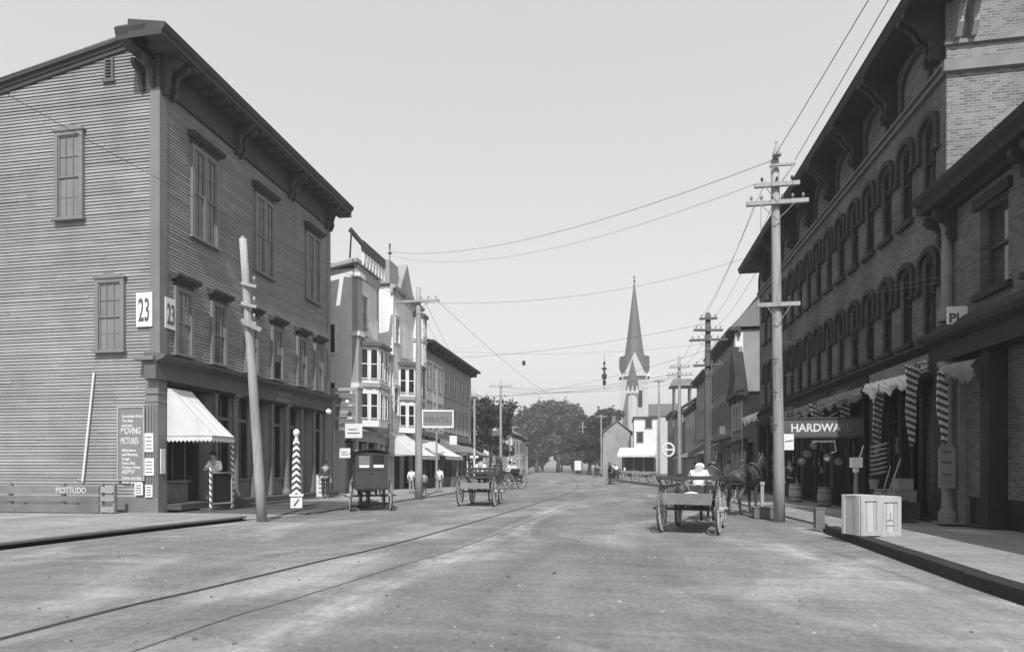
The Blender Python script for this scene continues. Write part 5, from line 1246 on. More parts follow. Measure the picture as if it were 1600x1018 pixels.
# striped drop curtains and gathered cloth over the right hand shops
def drop(label, x, y, zt, zb, wt, wb, seed, m='stripe_awn'):
    rnd = random.Random(seed); a = thing('awning_curtain', label, 'awning', (x, y, zb))
    g = MB(); rows = []; n = 22
    for i in range(17):
        f = i / 16; z = zt + (zb - zt) * f; w_ = wt + (wb - wt) * f ** 1.3 + .05 * math.sin(f * 9 + seed); row = []
        for k in range(n + 1):
            u = k / n - .5
            row.append((x + u * w_ * .8 + .03 * math.sin(f * 5 + seed), y + u * w_ * .35 + .075 * math.cos(u * 26 + f * 2 + seed) * (1 - .5 * f), z - .03 * math.cos(u * 20) - .05 * abs(u)))
        rows.append(row)
    g.sheet(rows); g.build('cloth', m, a, smooth=True, recalc=False, solid=.008)
    g = MB(); g.tube([(x, y + .1, zt), (8.2, y + .1, zt + .1)], .015, 6); g.build('rod', 'iron', a)
    return a
drop('long striped awning curtain hanging right of the HARDWARE sign', 7.82, 20.2, 4.05, 1.95, .5, .2, 1)
drop('broad striped awning curtain hanging beside the brick block corner', 7.5, 17.3, 4.15, 2.1, .48, .22, 2)
drop('crumpled striped awning curtain on the near block, under the PL board', 7.5, 15.75, 3.75, 2.1, .4, .2, 3)
drop('short striped awning curtain hanging over the HARDWARE sign', 7.7, 22.6, 4.0, 2.9, .55, .35, 4)
drop('bunched striped curtain beside the open arch above the HARDWARE sign', 7.6, 25.2, 4.0, 3.1, .8, .5, 5)
drop('bunched pale curtain farthest along the brick block shopfront', 7.5, 28.2, 3.95, 3.0, .9, .6, 6, 'canvasgrey')
drop('small bunched curtain next to the tall pale pole', 7.5, 30.8, 3.95, 3.1, .8, .6, 7, 'canvasgrey')
def roll(label, y0, y1, z0, z1, seed, m='canvasgrey', x=7.6):
    rnd = random.Random(seed); a = thing('rolled_awning', label, 'awning', (x, (y0 + y1) / 2, z0))
    g = MB(); n = 26; ph = rnd.random() * 6
    n = int((y1 - y0) * 22); rows = []
    for i in range(n + 1):
        f = i / n; y = y0 + (y1 - y0) * f; zc = z0 + (z1 - z0) * f + .12; row = []
        L = .16 + .13 * abs(math.sin((y1 - y0) * .9 * f * math.pi + ph)) + .04 * math.sin(f * 31 + ph) + .03 * rnd.random()
        for k in range(11):
            q = k / 10; b2 = math.sin(q * math.pi)
            row.append((x - .02 - b2 * (.07 + .05 * math.sin(f * 19 + ph) + .03 * math.sin(f * 61)) + .02 * math.sin(q * 14 + f * 40), y + .03 * math.sin(q * 5 + f * 23), zc - L * 1.5 * q + .015 * math.sin(f * 90)))
        rows.append(row)
    g.sheet(rows); g.build('cloth', m, a, smooth=True, recalc=False, solid=.012)
    g = MB(); g.tube([(x, y0, z0 + .12), (x, y1, z1 + .12)], .02, 6); g.tube([(x, y0, z0 + .12), (8.15, y0, z0 + .3)], .015, 6); g.tube([(x, y1, z1 + .12), (8.15, y1, z1 + .3)], .015, 6); g.build('rod', 'iron', a)
roll('pale rolled awning sagging between two striped curtains at the brick block corner', 17.4, 20.4, 3.85, 3.95, 1, 'canvas')
roll('rolled awning along the fascia above the HARDWARE sign', 20.7, 25, 3.9, 3.95, 2)
roll('rolled awning along the brick block, next to the tall pale pole', 25.4, 31, 3.9, 3.95, 3)
roll('rolled awning at the far corner of the brick block', 33.5, 37.6, 4.3, 4.3, 4, 'canvas', x=7.3)
roll('rolled awning on the near block with a torn end', 14.6, 16.0, 3.7, 3.8, 5)

# ================================================================== CRATES, GOODS
def crate(label, x, y, w_, d, h, rz, z=.155, group=None, slats='v'):
    t_ = thing('wooden_crate', label, 'crate', (x, y, z), R(rz), group)
    g = MB()
    n = max(3, int(w_ / .14))
    for i in range(n):
        a = -w_ / 2 + i * w_ / n; j = random.uniform(-.004, .004)
        g.box(a + .003, a + w_ / n - .003, -d / 2 + j, -d / 2 + .02 + j, 0.0, h); g.box(a + .003, a + w_ / n - .003, d / 2 - .02, d / 2, 0, h)
    n2 = max(2, int(d / .14))
    for i in range(n2):
        a = -d / 2 + .021 + i * (d - .042) / n2; L = (d - .042) / n2
        g.box(-w_ / 2, -w_ / 2 + .02, a + .003, a + L - .003, 0, h); g.box(w_ / 2 - .02, w_ / 2, a + .003, a + L - .003, 0, h)
    g.build('side_boards', 'crate', t_, local=True)
    g = MB()
    for i in range(n2 + 1):
        a = -d / 2 + i * d / (n2 + 1); g.box(-w_ / 2 - .01, w_ / 2 + .01, a + .003, a + d / (n2 + 1) - .003, h + .001, h + .02)
    g.build('lid', 'crate', t_, local=True)
    g = MB()
    for x0 in (-w_ / 2 - .001, w_ / 2 - .079): q = MB(); q.box(x0, x0 + .08, -d / 2 - .022, -d / 2 - .003, 0, h); q.build('batten', 'crate', t_, local=True)
    g.box(-w_ / 2 + .08, w_ / 2 - .08, -d / 2 - .022, -d / 2 - .003, h - .09, h); g.build('batten', 'crate', t_, local=True)
    for (a, e, z0, z1) in ((-w_ / 2 + .08, w_ / 2 - .08, 0, .09),): g = MB(); g.box(a, e, -d / 2 - .022, -d / 2 - .003, z0, z1); g.build('batten', 'crate', t_, local=True)
    for (a, e) in ((-d / 2 + .02, -d / 2 + .1), (d / 2 - .1, d / 2 - .02)): g = MB(); g.box(-w_ / 2 - .018, -w_ / 2 - .001, a, e, 0, h); g.build('batten', 'crate', t_, local=True)
    return t_
c_ = crate('tall pine crate nearest the kerb, its shaded side to the street', 4.74, 13.05, .42, .52, .76, 19, z=.18)
c_ = crate('pine crate marked on its front, right of the kerbside crate', 5.17, 13.22, .46, .5, .76, 19)
g = MB()
for (a, b_, c2, d2) in ((-.1, .3, .08, .32), (.0, .3, .02, .46), (-.1, .2, .1, .22)): g.box(a, c2, -.2551, -.2521, b_, d2)
g.build('stencil', 'signgrey', c_, local=True)
r = thing('hitching_post', 'squat square wooden post at the end of the right kerb', 'post', (4.66, 15.3, .07))
g = MB(); g.box(-.1, .1, -.1, .1, 0, .5); g.box(-.11, .11, -.11, .11, .46, .5); g.build('post', 'plank', r, local=True, bevel=.012)
r = thing('hitching_post', 'slim pale post beside the horse at the right kerb', 'post', (4.5, 20.3, .05)); g = MB(); g.box(-.05, .05, -.05, .05, 0, .95); g.box(-.07, .07, -.07, .07, .9, 1.0); g.build('post', 'trimlight', r, local=True)
r = thing('low_box', 'low grey box on the ground beside the tall pale pole', 'box', (4.25, 18.9, .02)); g = MB(); g.box(-.32, .32, -.2, .2, 0, .3); g.box(-.34, .34, -.22, .22, .3, .33); g.build('box', 'plank', r, local=True, bevel=.01)
def barrel(x, y, z, h, r_, lab, m='wagonlight', lying=False):
    t_ = thing('barrel', lab, 'barrel', (x, y, z)); g = MB(); g.lathe((0, 0, 0), [(r_ * .82, 0), (r_ * .95, h * .25), (r_, h * .5), (r_ * .95, h * .75), (r_ * .82, h)], 18); g.build('staves', m, t_, local=True)
    g = MB()
    for f in (.06, .28, .72, .94): g.lathe((0, 0, h * f - .015), [(r_ * (.84 + .16 * math.sin(math.pi * f)) + .008, 0), (r_ * (.84 + .16 * math.sin(math.pi * f)) + .008, .03)], 18)
    g.build('hoops', 'iron', t_, local=True); return t_
barrel(7.35, 18.6, .15, .75, .26, 'barrel standing by the pile of goods behind the pine crates')
barrel(7.3, 27.0, .08, .75, .26, 'pale barrel before the dark shop window left of the HARDWARE doorway', 'trimlight')
barrel(7.5, 24.0, .08, .7, .25, 'barrel beneath the HARDWARE sign')
def box_thing(name, lab, cat, x, y, z, w_, d, h, m, rz=0):
    t_ = thing(name, lab, cat, (x, y, z), R(rz)); g = MB(); g.box(-w_ / 2, w_ / 2, -d / 2, d / 2, 0, h); g.build('box', m, t_, local=True, bevel=.01)
    g = MB(); g.box(-w_ / 2 - .01, w_ / 2 + .01, -d / 2 - .01, d / 2 + .01, h, h + .02); g.build('lid', m, t_, local=True); return t_
box_thing('goods_box', 'dark chest at the bottom of the goods stack by the brick block corner', 'box', 7.35, 17.6, .15, .75, .5, .42, 'trimdark', 6)
box_thing('goods_box', 'larger grey carton on the dark chest', 'box', 7.4, 17.6, .59, .55, .4, .3, 'signgrey', 6)
box_thing('goods_box', 'smaller grey carton topmost of the goods stack', 'box', 7.42, 17.6, .91, .38, .34, .28, 'stone', 2)
box_thing('goods_box', 'grey box beside the striped pole display of goods', 'box', 7.1, 18.05, .15, .4, .4, .6, 'plank', -8)
r = thing('pointed_board', 'tall grey board with a pointed top leaning on the near block pier', 'board', (7.72, 16.55, .95)); g = MB(); g.plate(FN(16.3), [(7.66, 1.0), (8.02, 1.0), (8.02, 1.95), (7.84, 2.2), (7.66, 1.95)], 0, .04); g.build('board', 'stone', r)
g = MB()
for z in (1.3, 1.6, 1.85): g.fb(FN(16.25), 7.74, 7.94, z, z + .05, -.01, .0)
g.build('print', 'signdark', r)
r = thing('coil_display', 'hanging stack of pale rope coils in the corner shop entrance', 'rope', (7.4, 18.9, 1.3)); g = MB()
for k in range(7):
    z = 1.35 + k * .13; g.tube([(7.35 + .2 * math.cos(a), 18.9 + .2 * math.sin(a), z + .05 * math.cos(a)) for a in [2 * math.pi * i / 14 for i in range(15)]], .022, 6)
g.build('coils', 'coil', r); g = MB(); g.tube([(7.35, 18.9, 1.3), (7.35, 18.9, 3.9)], .012, 6); g.build('cord', 'iron', r)
r = thing('oil_can_stand', 'white square can on a slim stand by the shop column', 'can', (7.0, 19.6, .15)); g = MB(); g.tube([(7.0, 19.6, .15), (7.0, 19.6, 1.35)], [.09, .05], 10); g.build('stand', 'stone', r); g = MB(); g.box(6.86, 7.14, 19.48, 19.72, 1.5, 1.8); g.lathe((7.0, 19.6, 1.36), [(.09, 0), (.09, .13)], 10); g.build('can', 'white', r); g = MB(); g.tube([(7.1, 19.6, 1.8), (7.2, 19.6, 2.15)], .015, 6); g.build('spout', 'white', r)
for i, (x, y, dx) in enumerate(((7.2, 17.9, .35), (7.45, 18.3, .2), (7.25, 18.4, .25))):
    r = thing('long_tool', ['pale long handled shovel leaning in the goods pile', 'dark rake leaning at the back of the goods pile', 'hay fork leaning between the rake and the shovel'][i], 'tool', (x, y, .15)); g = MB(); g.tube([(x - dx * .5, y, .3), (x + dx, y + .1, 1.75 - i * .1)], .016, 6); g.build('handle', ['trimlight', 'poledark', 'pole'][i], r)
    g = MB(); g.hexa([(x - dx * .5 - .1, y - .02, .15), (x - dx * .5 + .1, y - .02, .15), (x - dx * .5 + .1, y + .02, .15), (x - dx * .5 - .1, y + .02, .15), (x - dx * .5 - .07, y - .02, .4), (x - dx * .5 + .07, y - .02, .4), (x - dx * .5 + .07, y + .02, .4), (x - dx * .5 - .07, y + .02, .4)]); g.build('blade', 'iron', r)
def bucket(x, y, z, lab, m='stone'):
    r = thing('bucket', lab, 'bucket', (x, y, z)); g = MB(); g.lathe((0, 0, 0), [(.1, 0), (.14, .26), (.15, .27)], 14); g.build('pail', m, r, local=True); g = MB(); g.tube([(.14 * math.cos(a), 0, .26 + .16 * math.sin(a)) for a in [math.pi * i / 10 for i in range(11)]], .006, 5); g.build('handle', 'iron', r, local=True)
bucket(7.0, 18.5, .15, 'pale bucket in front of the goods barrel'); bucket(6.95, 18.15, .15, 'dark bucket beside the pale one', 'iron'); bucket(7.15, 18.7, .9, 'bucket standing on the goods barrel')
r = thing('wheelbarrow', 'dark wheelbarrow parked against the goods stack', 'wheelbarrow', (6.95, 17.35, .15), R(20)); g = MB(); g.hexa([(-.3, -.2, .2), (.25, -.2, .2), (.25, .2, .2), (-.3, .2, .2), (-.4, -.28, .5), (.4, -.28, .5), (.4, .28, .5), (-.4, .28, .5)]); g.build('tray', 'trimdark', r, local=True)
g = MB(); g.lathe((.5, 0, .17), [(.17, -.02), (.17, .02)], 16, 'y'); g.build('wheel', 'iron', r, local=True)
for s_ in (-1, 1): g = MB(); g.bar((-.75, s_ * .22, .45), (.52, s_ * .06, .17), .04, .04); g.bar((-.25, s_ * .2, .3), (-.3, s_ * .2, 0), .03, .03); g.build('shaft', 'trimdark', r, local=True)
# hanging goods under hardware sign
HG = 'hanging tinware under the HARDWARE sign'
for i in range(6):
    x, y, z = 6.3 + i * .28, 22.5 + (i % 3) * .3, 1.7 + (i * 7 % 5) * .14
    r = thing('hanging_pan', ['leftmost', 'second', 'third', 'fourth', 'fifth', 'rightmost'][i] + ' of the six hanging pans under the HARDWARE sign, from the left', 'pan', (x, y, z), group=HG); g = MB(); g.lathe((x, y, z), [(.03, 0), (.12, .02), (.14, .06), (.145, .06)], 12, 'y'); g.build('pan', 'stone' if i % 2 else 'iron', r); g = MB(); g.tube([(x, y, z + .1), (x, y, 2.5)], .006, 5); g.build('cord', 'iron', r)
# figures of produce / stands outside far shops
for i, (x, y) in enumerate(((-12.9, 42), (-12.6, 44.5), (-12.4, 47), (-12.9, 51))):
    box_thing('produce_stand', ['goods stand under the second white awning', 'low goods stand farther along the second white awning', 'box stand before the grey awning', 'farthest box stand on the left footway'][i], 'stand', x, y, .09, 1.0, 1.4, .7, ['plank', 'signgrey', 'plank', 'trimlight'][i])
# ================================================================== TREES
def leaf_mesh(name, rng, h, r, n, size, base_z, lobes=9, flat=0.75):
    cs = []
    for i in range(lobes):
        a = rng.uniform(0, 2 * math.pi); rr = r * rng.uniform(.15, .72); z = base_z + (h - base_z) * rng.uniform(.22, .84)
        cs.append((math.cos(a) * rr, math.sin(a) * rr, z, r * rng.uniform(.26, .48)))
    cs.append((0, 0, base_z + (h - base_z) * .72, r * .5))
    tw = []
    for (x, y, z, q) in cs:         # twigs / clumps round each lobe
        for k in range(26):
            d = rng.normal(size=3); d /= np.linalg.norm(d); rad = q * rng.uniform(.55, 1.08)
            tw.append((x + d[0] * rad, y + d[1] * rad, z + d[2] * rad * flat, q * rng.uniform(.12, .26)))
    tw = np.array(tw)
    idx = rng.integers(0, len(tw), n); c = tw[idx, :3] + rng.normal(size=(n, 3)) * tw[idx, 3:4] * .75
    a = rng.normal(size=(n, 3)); a /= np.linalg.norm(a, axis=1, keepdims=True)
    t = rng.normal(size=(n, 3)); b = np.cross(a, t); b /= np.linalg.norm(b, axis=1, keepdims=True)
    s = size * rng.uniform(.55, 1.25, (n, 1)); V = np.stack([c - a * s, c + b * s * .55, c + a * s, c - b * s * .55], 1).reshape(-1, 3)
    me = bpy.data.meshes.new(name); F = np.arange(4 * n).reshape(n, 4)
    me.from_pydata(V.tolist(), [], F.tolist()); return me, cs
def tree(label, x, y, h, r, seed, n=5000, size=.42, m='leaf', trunk=None, base=None, group=None, lobes=9):
    rng = np.random.default_rng(seed); bz = base if base is not None else h * .22
    t_ = thing('elm_tree', label, 'tree', (x, y, 0), group=group)
    me, cs = leaf_mesh('crown', rng, h, r, n, size, bz, lobes); me.materials.append(M[m]); o = bpy.data.objects.new('crown', me); COL.objects.link(o); o.parent = t_
    g = MB(); tr = trunk or h * .022; ft = bz + (h - bz) * .25
    g.tube([(0, 0, -.1), (tr * .3, 0, ft * .5), (0, tr * .4, ft)], [tr * 1.5, tr, tr * .85], 8)
    for (a, b_, z, q) in cs[:8]:
        g.tube([(0, tr * .4, ft - .2), (a * .35, b_ * .35, ft + (z - ft) * .55), (a * .9, b_ * .9, z)], [tr * .7, tr * .42, tr * .12], 6)
    g.build('trunk', 'bark', t_, local=True, smooth=True); return t_
TG = 'elms closing the end of the street'
for i, (x, y, h, r, lab) in enumerate(((-29, 186, 21, 9, 'leftmost of the tall hazy elms at the bend'), (-23.5, 178, 22, 8, 'tall hazy elm, second from the left at the bend'), (-18, 186, 23.5, 8.5, 'tallest hazy elm in the middle of the skyline mass'), (-12, 190, 20.5, 7, 'hazy elm sloping down to the right of the tallest one'), (-36, 200, 18, 8, 'lower hazy elm behind the far left houses'))):
    tree(lab, x, y, h, r, 20 + i, 9000, .62, 'leaf', group=TG, base=2.0, lobes=15)
for i, (x, y, h, r, lab) in enumerate(((-6.4, 140, 14, 4.8, 'dark elm left of the white crossarm pole'), (-2.3, 132, 16.2, 4.6, 'tallest dark elm just left of the church tower'), (-9.6, 150, 10.5, 4.2, 'low dark elm at the right edge of the roadway end'), (-5.2, 118, 8, 2.8, 'small dark tree before the little grey house'))):
    tree(lab, x, y, h, r, 40 + i, 8000, .42, 'leafdark', group='dark elms left of the church', base=2.2)
for i, (x, y, h, r, lab) in enumerate(((-17.3, 72, 9.8, 3.6, 'leafy tree just beyond the corniced block'), (-16.2, 77, 11.2, 3.4, 'taller leafy tree behind the pole with the long crossarm'), (-17.2, 86, 9.6, 3.0, 'thin crowned tree right of the long crossarm pole'), (-18.5, 64, 8.2, 3, 'dense tree against the end of the corniced block'))):
    tree(lab, x, y, h, r, 60 + i, 7000 if i != 2 else 2600, .24, 'leaf', group='street trees beyond the corniced block', base=1.6)
for i in range(8):
    tree(['far tree at the left end of the background row', 'far tree second in the background row', 'far tree third in the background row', 'far tree fourth in the background row', 'far tree fifth in the background row', 'far tree sixth in the background row', 'far tree seventh in the background row', 'far tree at the right end of the background row'][i], -58 + i * 7.5, 246 - i * 4, 13 + (i * 5 % 4), 6.5, 80 + i, 5000, .8, 'leafdark', group='background row of trees', base=.3, lobes=12)
for i, (x, y, h) in enumerate(((-22.5, 152, 5), (-24.5, 196, 6), (-13, 176, 4.5), (-22, 143, 4))):
    tree(['low bush at the left verge of the bend', 'bushy tree at the end of the roadway', 'low bush right of the roadway end', 'low bush nearest on the left verge'][i], x, y, h, h * .55, 100 + i, 1800, .35, 'leafdark', base=.2, lobes=5)

# ================================================================== FIGURES
def skinmesh(name, nodes, edges, m, parent, sub=1, smooth=True):
    me = bpy.data.meshes.new('tmp'); me.from_pydata([n[:3] for n in nodes], edges, [])
    o = bpy.data.objects.new('tmp', me); COL.objects.link(o)
    sk = o.modifiers.new('s', 'SKIN'); sk.use_smooth_shade = True
    if not me.skin_vertices: me.skin_vertices.new()
    for i, n in enumerate(nodes):
        d = me.skin_vertices[0].data[i]; d.radius = (n[3], n[4] if len(n) > 4 else n[3]); d.use_root = (i == 0)
    if sub: ss = o.modifiers.new('u', 'SUBSURF'); ss.levels = sub; ss.render_levels = sub
    dg = bpy.context.evaluated_depsgraph_get(); dg.update()
    nm = bpy.data.meshes.new_from_object(o.evaluated_get(dg)); nm.name = name
    bpy.data.objects.remove(o); bpy.data.meshes.remove(me)
    nm.materials.clear(); nm.materials.append(M[m])
    nm.polygons.foreach_set('use_smooth', [True] * len(nm.polygons))
    r = bpy.data.objects.new(name, nm); COL.objects.link(r); r.parent = parent; return r

def person(label, loc, rotz, pose='stand', lean=0.0, hat='hatdark', shirt='shirt', trou='trousers', vest=None, h=1.0, head_drop=0.0, group=None, braces=False):
    t_ = thing('person', label, 'person', loc, R(rotz), group)
    sit = pose == 'sit'
    pz = .12 if sit else .93
    def up(p):     # lean the upper body forward about the pelvis
        a = R(lean); y, z = p[1], p[2] - pz
        return (p[0], y * math.cos(a) + z * math.sin(a), pz + z * math.cos(a) - y * math.sin(a))
    U = {k: up(v) for k, v in dict(pel=(0, 0, pz), wai=(0, 0, pz + .16), che=(0, .01, pz + .34), nb=(0, 0, pz + .5), nk=(0, .01, pz + .56), jaw=(0, .035, pz + .64 - head_drop * .3), hd=(0, .03 + head_drop, pz + .71 - head_drop * .8), cr=(0, .02 + head_drop * 1.3, pz + .77 - head_drop)).items()}
    sh = {s: up((s * .175, 0, pz + .45)) for s in (-1, 1)}
    if sit:
        el = {s: up((s * .25, .12, pz + .22)) for s in (-1, 1)}; wr = {s: (s * .1, .42 + math.sin(R(lean)) * .2, pz + .2) for s in (-1, 1)}
        kn = {s: (s * .12, .42, pz + .04) for s in (-1, 1)}; an = {s: (s * .12, .48, pz - .36) for s in (-1, 1)}; to = {s: (s * .13, .64, pz - .41) for s in (-1, 1)}
    elif pose == 'lean':
        el = {s: up((s * .27, .14, pz + .22)) for s in (-1, 1)}; wr = {s: (s * .17, .36, pz + .25) for s in (-1, 1)}
        kn = {s: (s * .1, .03, .5) for s in (-1, 1)}; an = {s: (s * .11, -.02, .09) for s in (-1, 1)}; to = {s: (s * .12, .15, .035) for s in (-1, 1)}
    elif pose == 'walk':
        el = {s: up((s * .23, s * .08, pz + .18)) for s in (-1, 1)}; wr = {s: up((s * .24, s * .2 + .06, pz - .04)) for s in (-1, 1)}
        kn = {s: (s * .09, .08 - s * .12, .5) for s in (-1, 1)}; an = {s: (s * .09, -.02 - s * .26, .1 + (.05 if s > 0 else 0)) for s in (-1, 1)}; to = {s: (s * .1, .14 - s * .26, .035) for s in (-1, 1)}
    else:
        el = {s: up((s * .24, .0, pz + .18)) for s in (-1, 1)}; wr = {s: up((s * .25, .09, pz - .05)) for s in (-1, 1)}
        kn = {s: (s * .1, .03, .5) for s in (-1, 1)}; an = {s: (s * .11, -.02, .09) for s in (-1, 1)}; to = {s: (s * .12, .15, .035) for s in (-1, 1)}
    N = [U['pel'] + (.14, .1)]; E = []
    def add(p, r, par, r2=None): N.append(tuple(p) + (r, r2 or r)); E.append((par, len(N) - 1)); return len(N) - 1
    w_ = add(U['wai'], .12, 0, .09); c = add(U['che'], .145, w_, .105); nb = add(U['nb'], .09, c, .07); nk = add(U['nk'], .05, nb); jw = add(U['jaw'], .06, nk, .07); hd = add(U['hd'], .078, jw, .092); cr = add(U['cr'], .062, hd, .075)
    hx, hy, hz = U['hd']; add((hx, hy + .1, hz - .02), .012, hd); 
    for s in (-1, 1): add((hx + s * .083, hy - .01, hz - .01), .012, hd)
    for s in (-1, 1):
        a = add(sh[s], .058, nb); b_ = add(el[s], .042, a); d = add(wr[s], .028, b_)
        v = Vector(wr[s]) - Vector(el[s]); v.normalize(); side = Vector((s, 0, 0)); dn = v.cross(side); 
        pm = Vector(wr[s]) + v * .06; p = add(pm, .03, d, .022)
        for k, (o_, L) in enumerate(((-.026, .07), (-.009, .085), (.009, .08), (.026, .062))):
            kx = pm + v * .035 + side * o_; q = add(kx, .0095, p); q2 = add(kx + v * L * .55, .0085, q); add(kx + v * L * .85 - Vector((0, 0, .022)), .0075, q2)
        th = pm - v * .02 - side * .036; q = add(th, .011, p); add(th - side * .012 + v * .045, .0095, q)
        hp = add((s * .095, 0, pz - .04) if not sit else (s * .1, .05, pz - .0), .085, 0); k_ = add(kn[s], .058, hp); an_ = add(an[s], .038, k_); add(to[s], .032, an_)
    b = skinmesh('body', N, E, 'skin', t_, 1)
    # shirt
    N = [U['che'] + (.165, .125)]; E = []
    w_ = add(U['wai'], .145, 0, .115); add(up((0, 0, pz + .03)), .15, w_, .12); nb = add(up((0, 0, pz + .49)), .09, 0, .075)
    for s in (-1, 1):
        a = add(sh[s], .076, 0 if True else nb); e_ = add(el[s], .06, a); add(tuple(Vector(el[s]).lerp(Vector(wr[s]), .82)), .042, e_)
    skinmesh('shirt', N, E, shirt, t_, 1)
    if vest:
        N = [U['che'] + (.17, .135)]; E = []; w_ = add(U['wai'], .15, 0, .125); skinmesh('vest', N, E, vest, t_, 1)
    if braces:
        g = MB()
        for s in (-1, 1):
            g.tube([up((s * .1, .12, pz + .1)), up((s * .1, .1, pz + .45)), up((s * .09, .0, pz + .515)), up((s * .07, -.115, pz + .42)), up((-s * .02, -.142, pz + .26)), up((-s * .07, -.13, pz + .08))], .017, 6)
        g.build('braces', 'trousers', t_, local=True)
    N = [(0, 0, pz + .04, .15, .115)]; E = []
    for s in (-1, 1):
        hp = add((s * .095, 0 if not sit else .06, pz - .05 if not sit else pz), .1, 0); k_ = add(kn[s], .076, hp); add(tuple(Vector(kn[s]).lerp(Vector(an[s]), .9)), .058, k_)
    skinmesh('trousers', N, E, trou, t_, 1)
    for s in (-1, 1):
        N = [tuple(an[s]) + (.048,)]; E = []; q = add(tuple(Vector(an[s]).lerp(Vector(to[s]), .6)), .045, 0, .035); add(to[s], .04, q, .028); skinmesh('shoe', N, E, 'iron', t_, 1)
    g = MB(); g.lathe((hx, hy - .015, hz), [(.09, -.02), (.098, .03), (.085, .075), (.05, .105), (.01, .112)], 12); g.build('hair', 'hair', t_, local=True, smooth=True)
    g = MB()
    for s in (-1, 1): g.lathe((hx + s * .032, hy + .082, hz), [(.003, -.008), (.011, 0), (.003, .008)], 8)
    g.build('eyes', 'hair', t_, local=True)
    g = MB(); g.box(hx - .025, hx + .025, hy + .068, hy + .083, hz - .062, hz - .055); g.build('mouth', 'hair', t_, local=True)
    if hat == 'cap':
        g = MB(); g.lathe((hx, hy - .01, hz), [(.1, -.03), (.115, .03), (.105, .08), (.07, .12), (.01, .13)], 14); g.build('cap', 'shirt', t_, local=True, smooth=True)
    elif hat:
        g = MB(); g.lathe((hx, hy - .01, hz + .03), [(.165, -.003), (.165, .006), (.1, .012), (.098, .09), (.085, .105), (.01, .108)], 18); g.build('hat', hat, t_, local=True, smooth=False)
        g = MB(); g.lathe((hx, hy - .01, hz + .043), [(.101, 0), (.101, .03)], 18); g.build('hat_band', 'hatdark', t_, local=True)
    if h != 1: t_.scale = (h, h, h)
    return t_

def horse(label, loc, rotz, m='horse', group=None, graze=0.0):
    t_ = thing('horse', label, 'horse', loc, R(rotz), group)
    N = [(0, .1, 1.18, .27, .31)]; E = []
    def add(p, r, par, r2=None): N.append(tuple(p) + (r, r2 or r)); E.append((par, len(N) - 1)); return len(N) - 1
    lo = add((0, -.25, 1.24), .25, 0, .26); ru = add((0, -.58, 1.27), .26, lo, .25); tl = add((0, -.8, 1.26), .12, ru, .16)
    ch = add((0, .48, 1.2), .22, 0, .28); nb = add((0, .74, 1.38), .13, ch, .22); mn = add((0, .98, 1.6), .09, nb, .16); po = add((0, 1.14, 1.82), .07, mn, .11); ck = add((0, 1.25, 1.77), .075, po, .12); br = add((0, 1.42, 1.6), .05, ck, .075); mz = add((0, 1.53, 1.46), .05, br, .06)
    for s in (-1, 1):
        e_ = add((s * .05, 1.12, 1.93), .028, po); add((s * .06, 1.13, 2.02), .01, e_)
        hp = add((s * .15, -.6, 1.08), .15, ru, .17); st = add((s * .16, -.45, .9), .1, hp, .13); hk = add((s * .15, -.74 + s * .06, .56), .052, st, .065); ft = add((s * .15, -.67 + s * .08, .16), .036, hk); hf = add((s * .15, -.6 + s * .08, .045), .052, ft)
        sd = add((s * .13, .52, 1.0), .11, ch, .14); fa = add((s * .14, .5 - s * .03, .82), .075, sd); k_ = add((s * .14, .53 - s * .07, .5), .05, fa); ft = add((s * .14, .53 - s * .09, .15), .034, k_); add((s * .14, .58 - s * .09, .045), .05, ft)
    skinmesh('body', N, E, m, t_, 2)
    N = [(0, -.86, 1.3, .04)]; E = []; a = add((0, -.98, 1.15), .06, 0); b_ = add((0, -1.0, .85), .075, a); add((0, -.97, .5), .03, b_); skinmesh('tail', N, E, 'mane', t_, 1)
    g = MB()
    for i in range(12):
        f = i / 11; y = .66 + (1.12 - .66) * f; z = 1.55 + (1.93 - 1.55) * f; g.hexa([(-.07, y - .02, z - .2), (.02, y - .02, z - .2), (.02, y + .05, z - .16), (-.07, y + .05, z - .16), (-.02, y - .03, z), (.02, y - .03, z), (.02, y + .03, z + .02), (-.02, y + .03, z + .02)])
    g.build('mane', 'mane', t_, local=True)
    g = MB()
    for (cy, cz, rx, rz, tl_, rr) in ((.68, 1.3, .2, .34, .35, .045), (.15, 1.2, .295, .33, 0, .02), (-.45, 1.24, .28, .27, -.1, .016)):
        g.tube([(rx * math.cos(a), cy - tl_ * .6 * math.sin(a), cz + rz * math.sin(a)) for a in [2 * math.pi * i / 20 for i in range(21)]], rr, 6)
    for s in (-1, 1): g.tube([(s * .25, .65, 1.2), (s * .31, .15, 1.18), (s * .29, -.5, 1.05), (s * .26, -.85, 1.0)], .018, 5); g.tube([(s * .1, 1.2, 1.86), (s * .085, 1.32, 1.66), (s * .06, 1.46, 1.5)], .01, 5); g.tube([(s * .1, 1.2, 1.8), (s * .16, .75, 1.5), (s * .1, .15, 1.56)], .008, 5)
    g.tube([(-.26, -.87, 1.0), (0, -.95, 1.0), (.26, -.87, 1.0)], .02, 5)
    g.build('harness', 'leather', t_, local=True)
    return t_

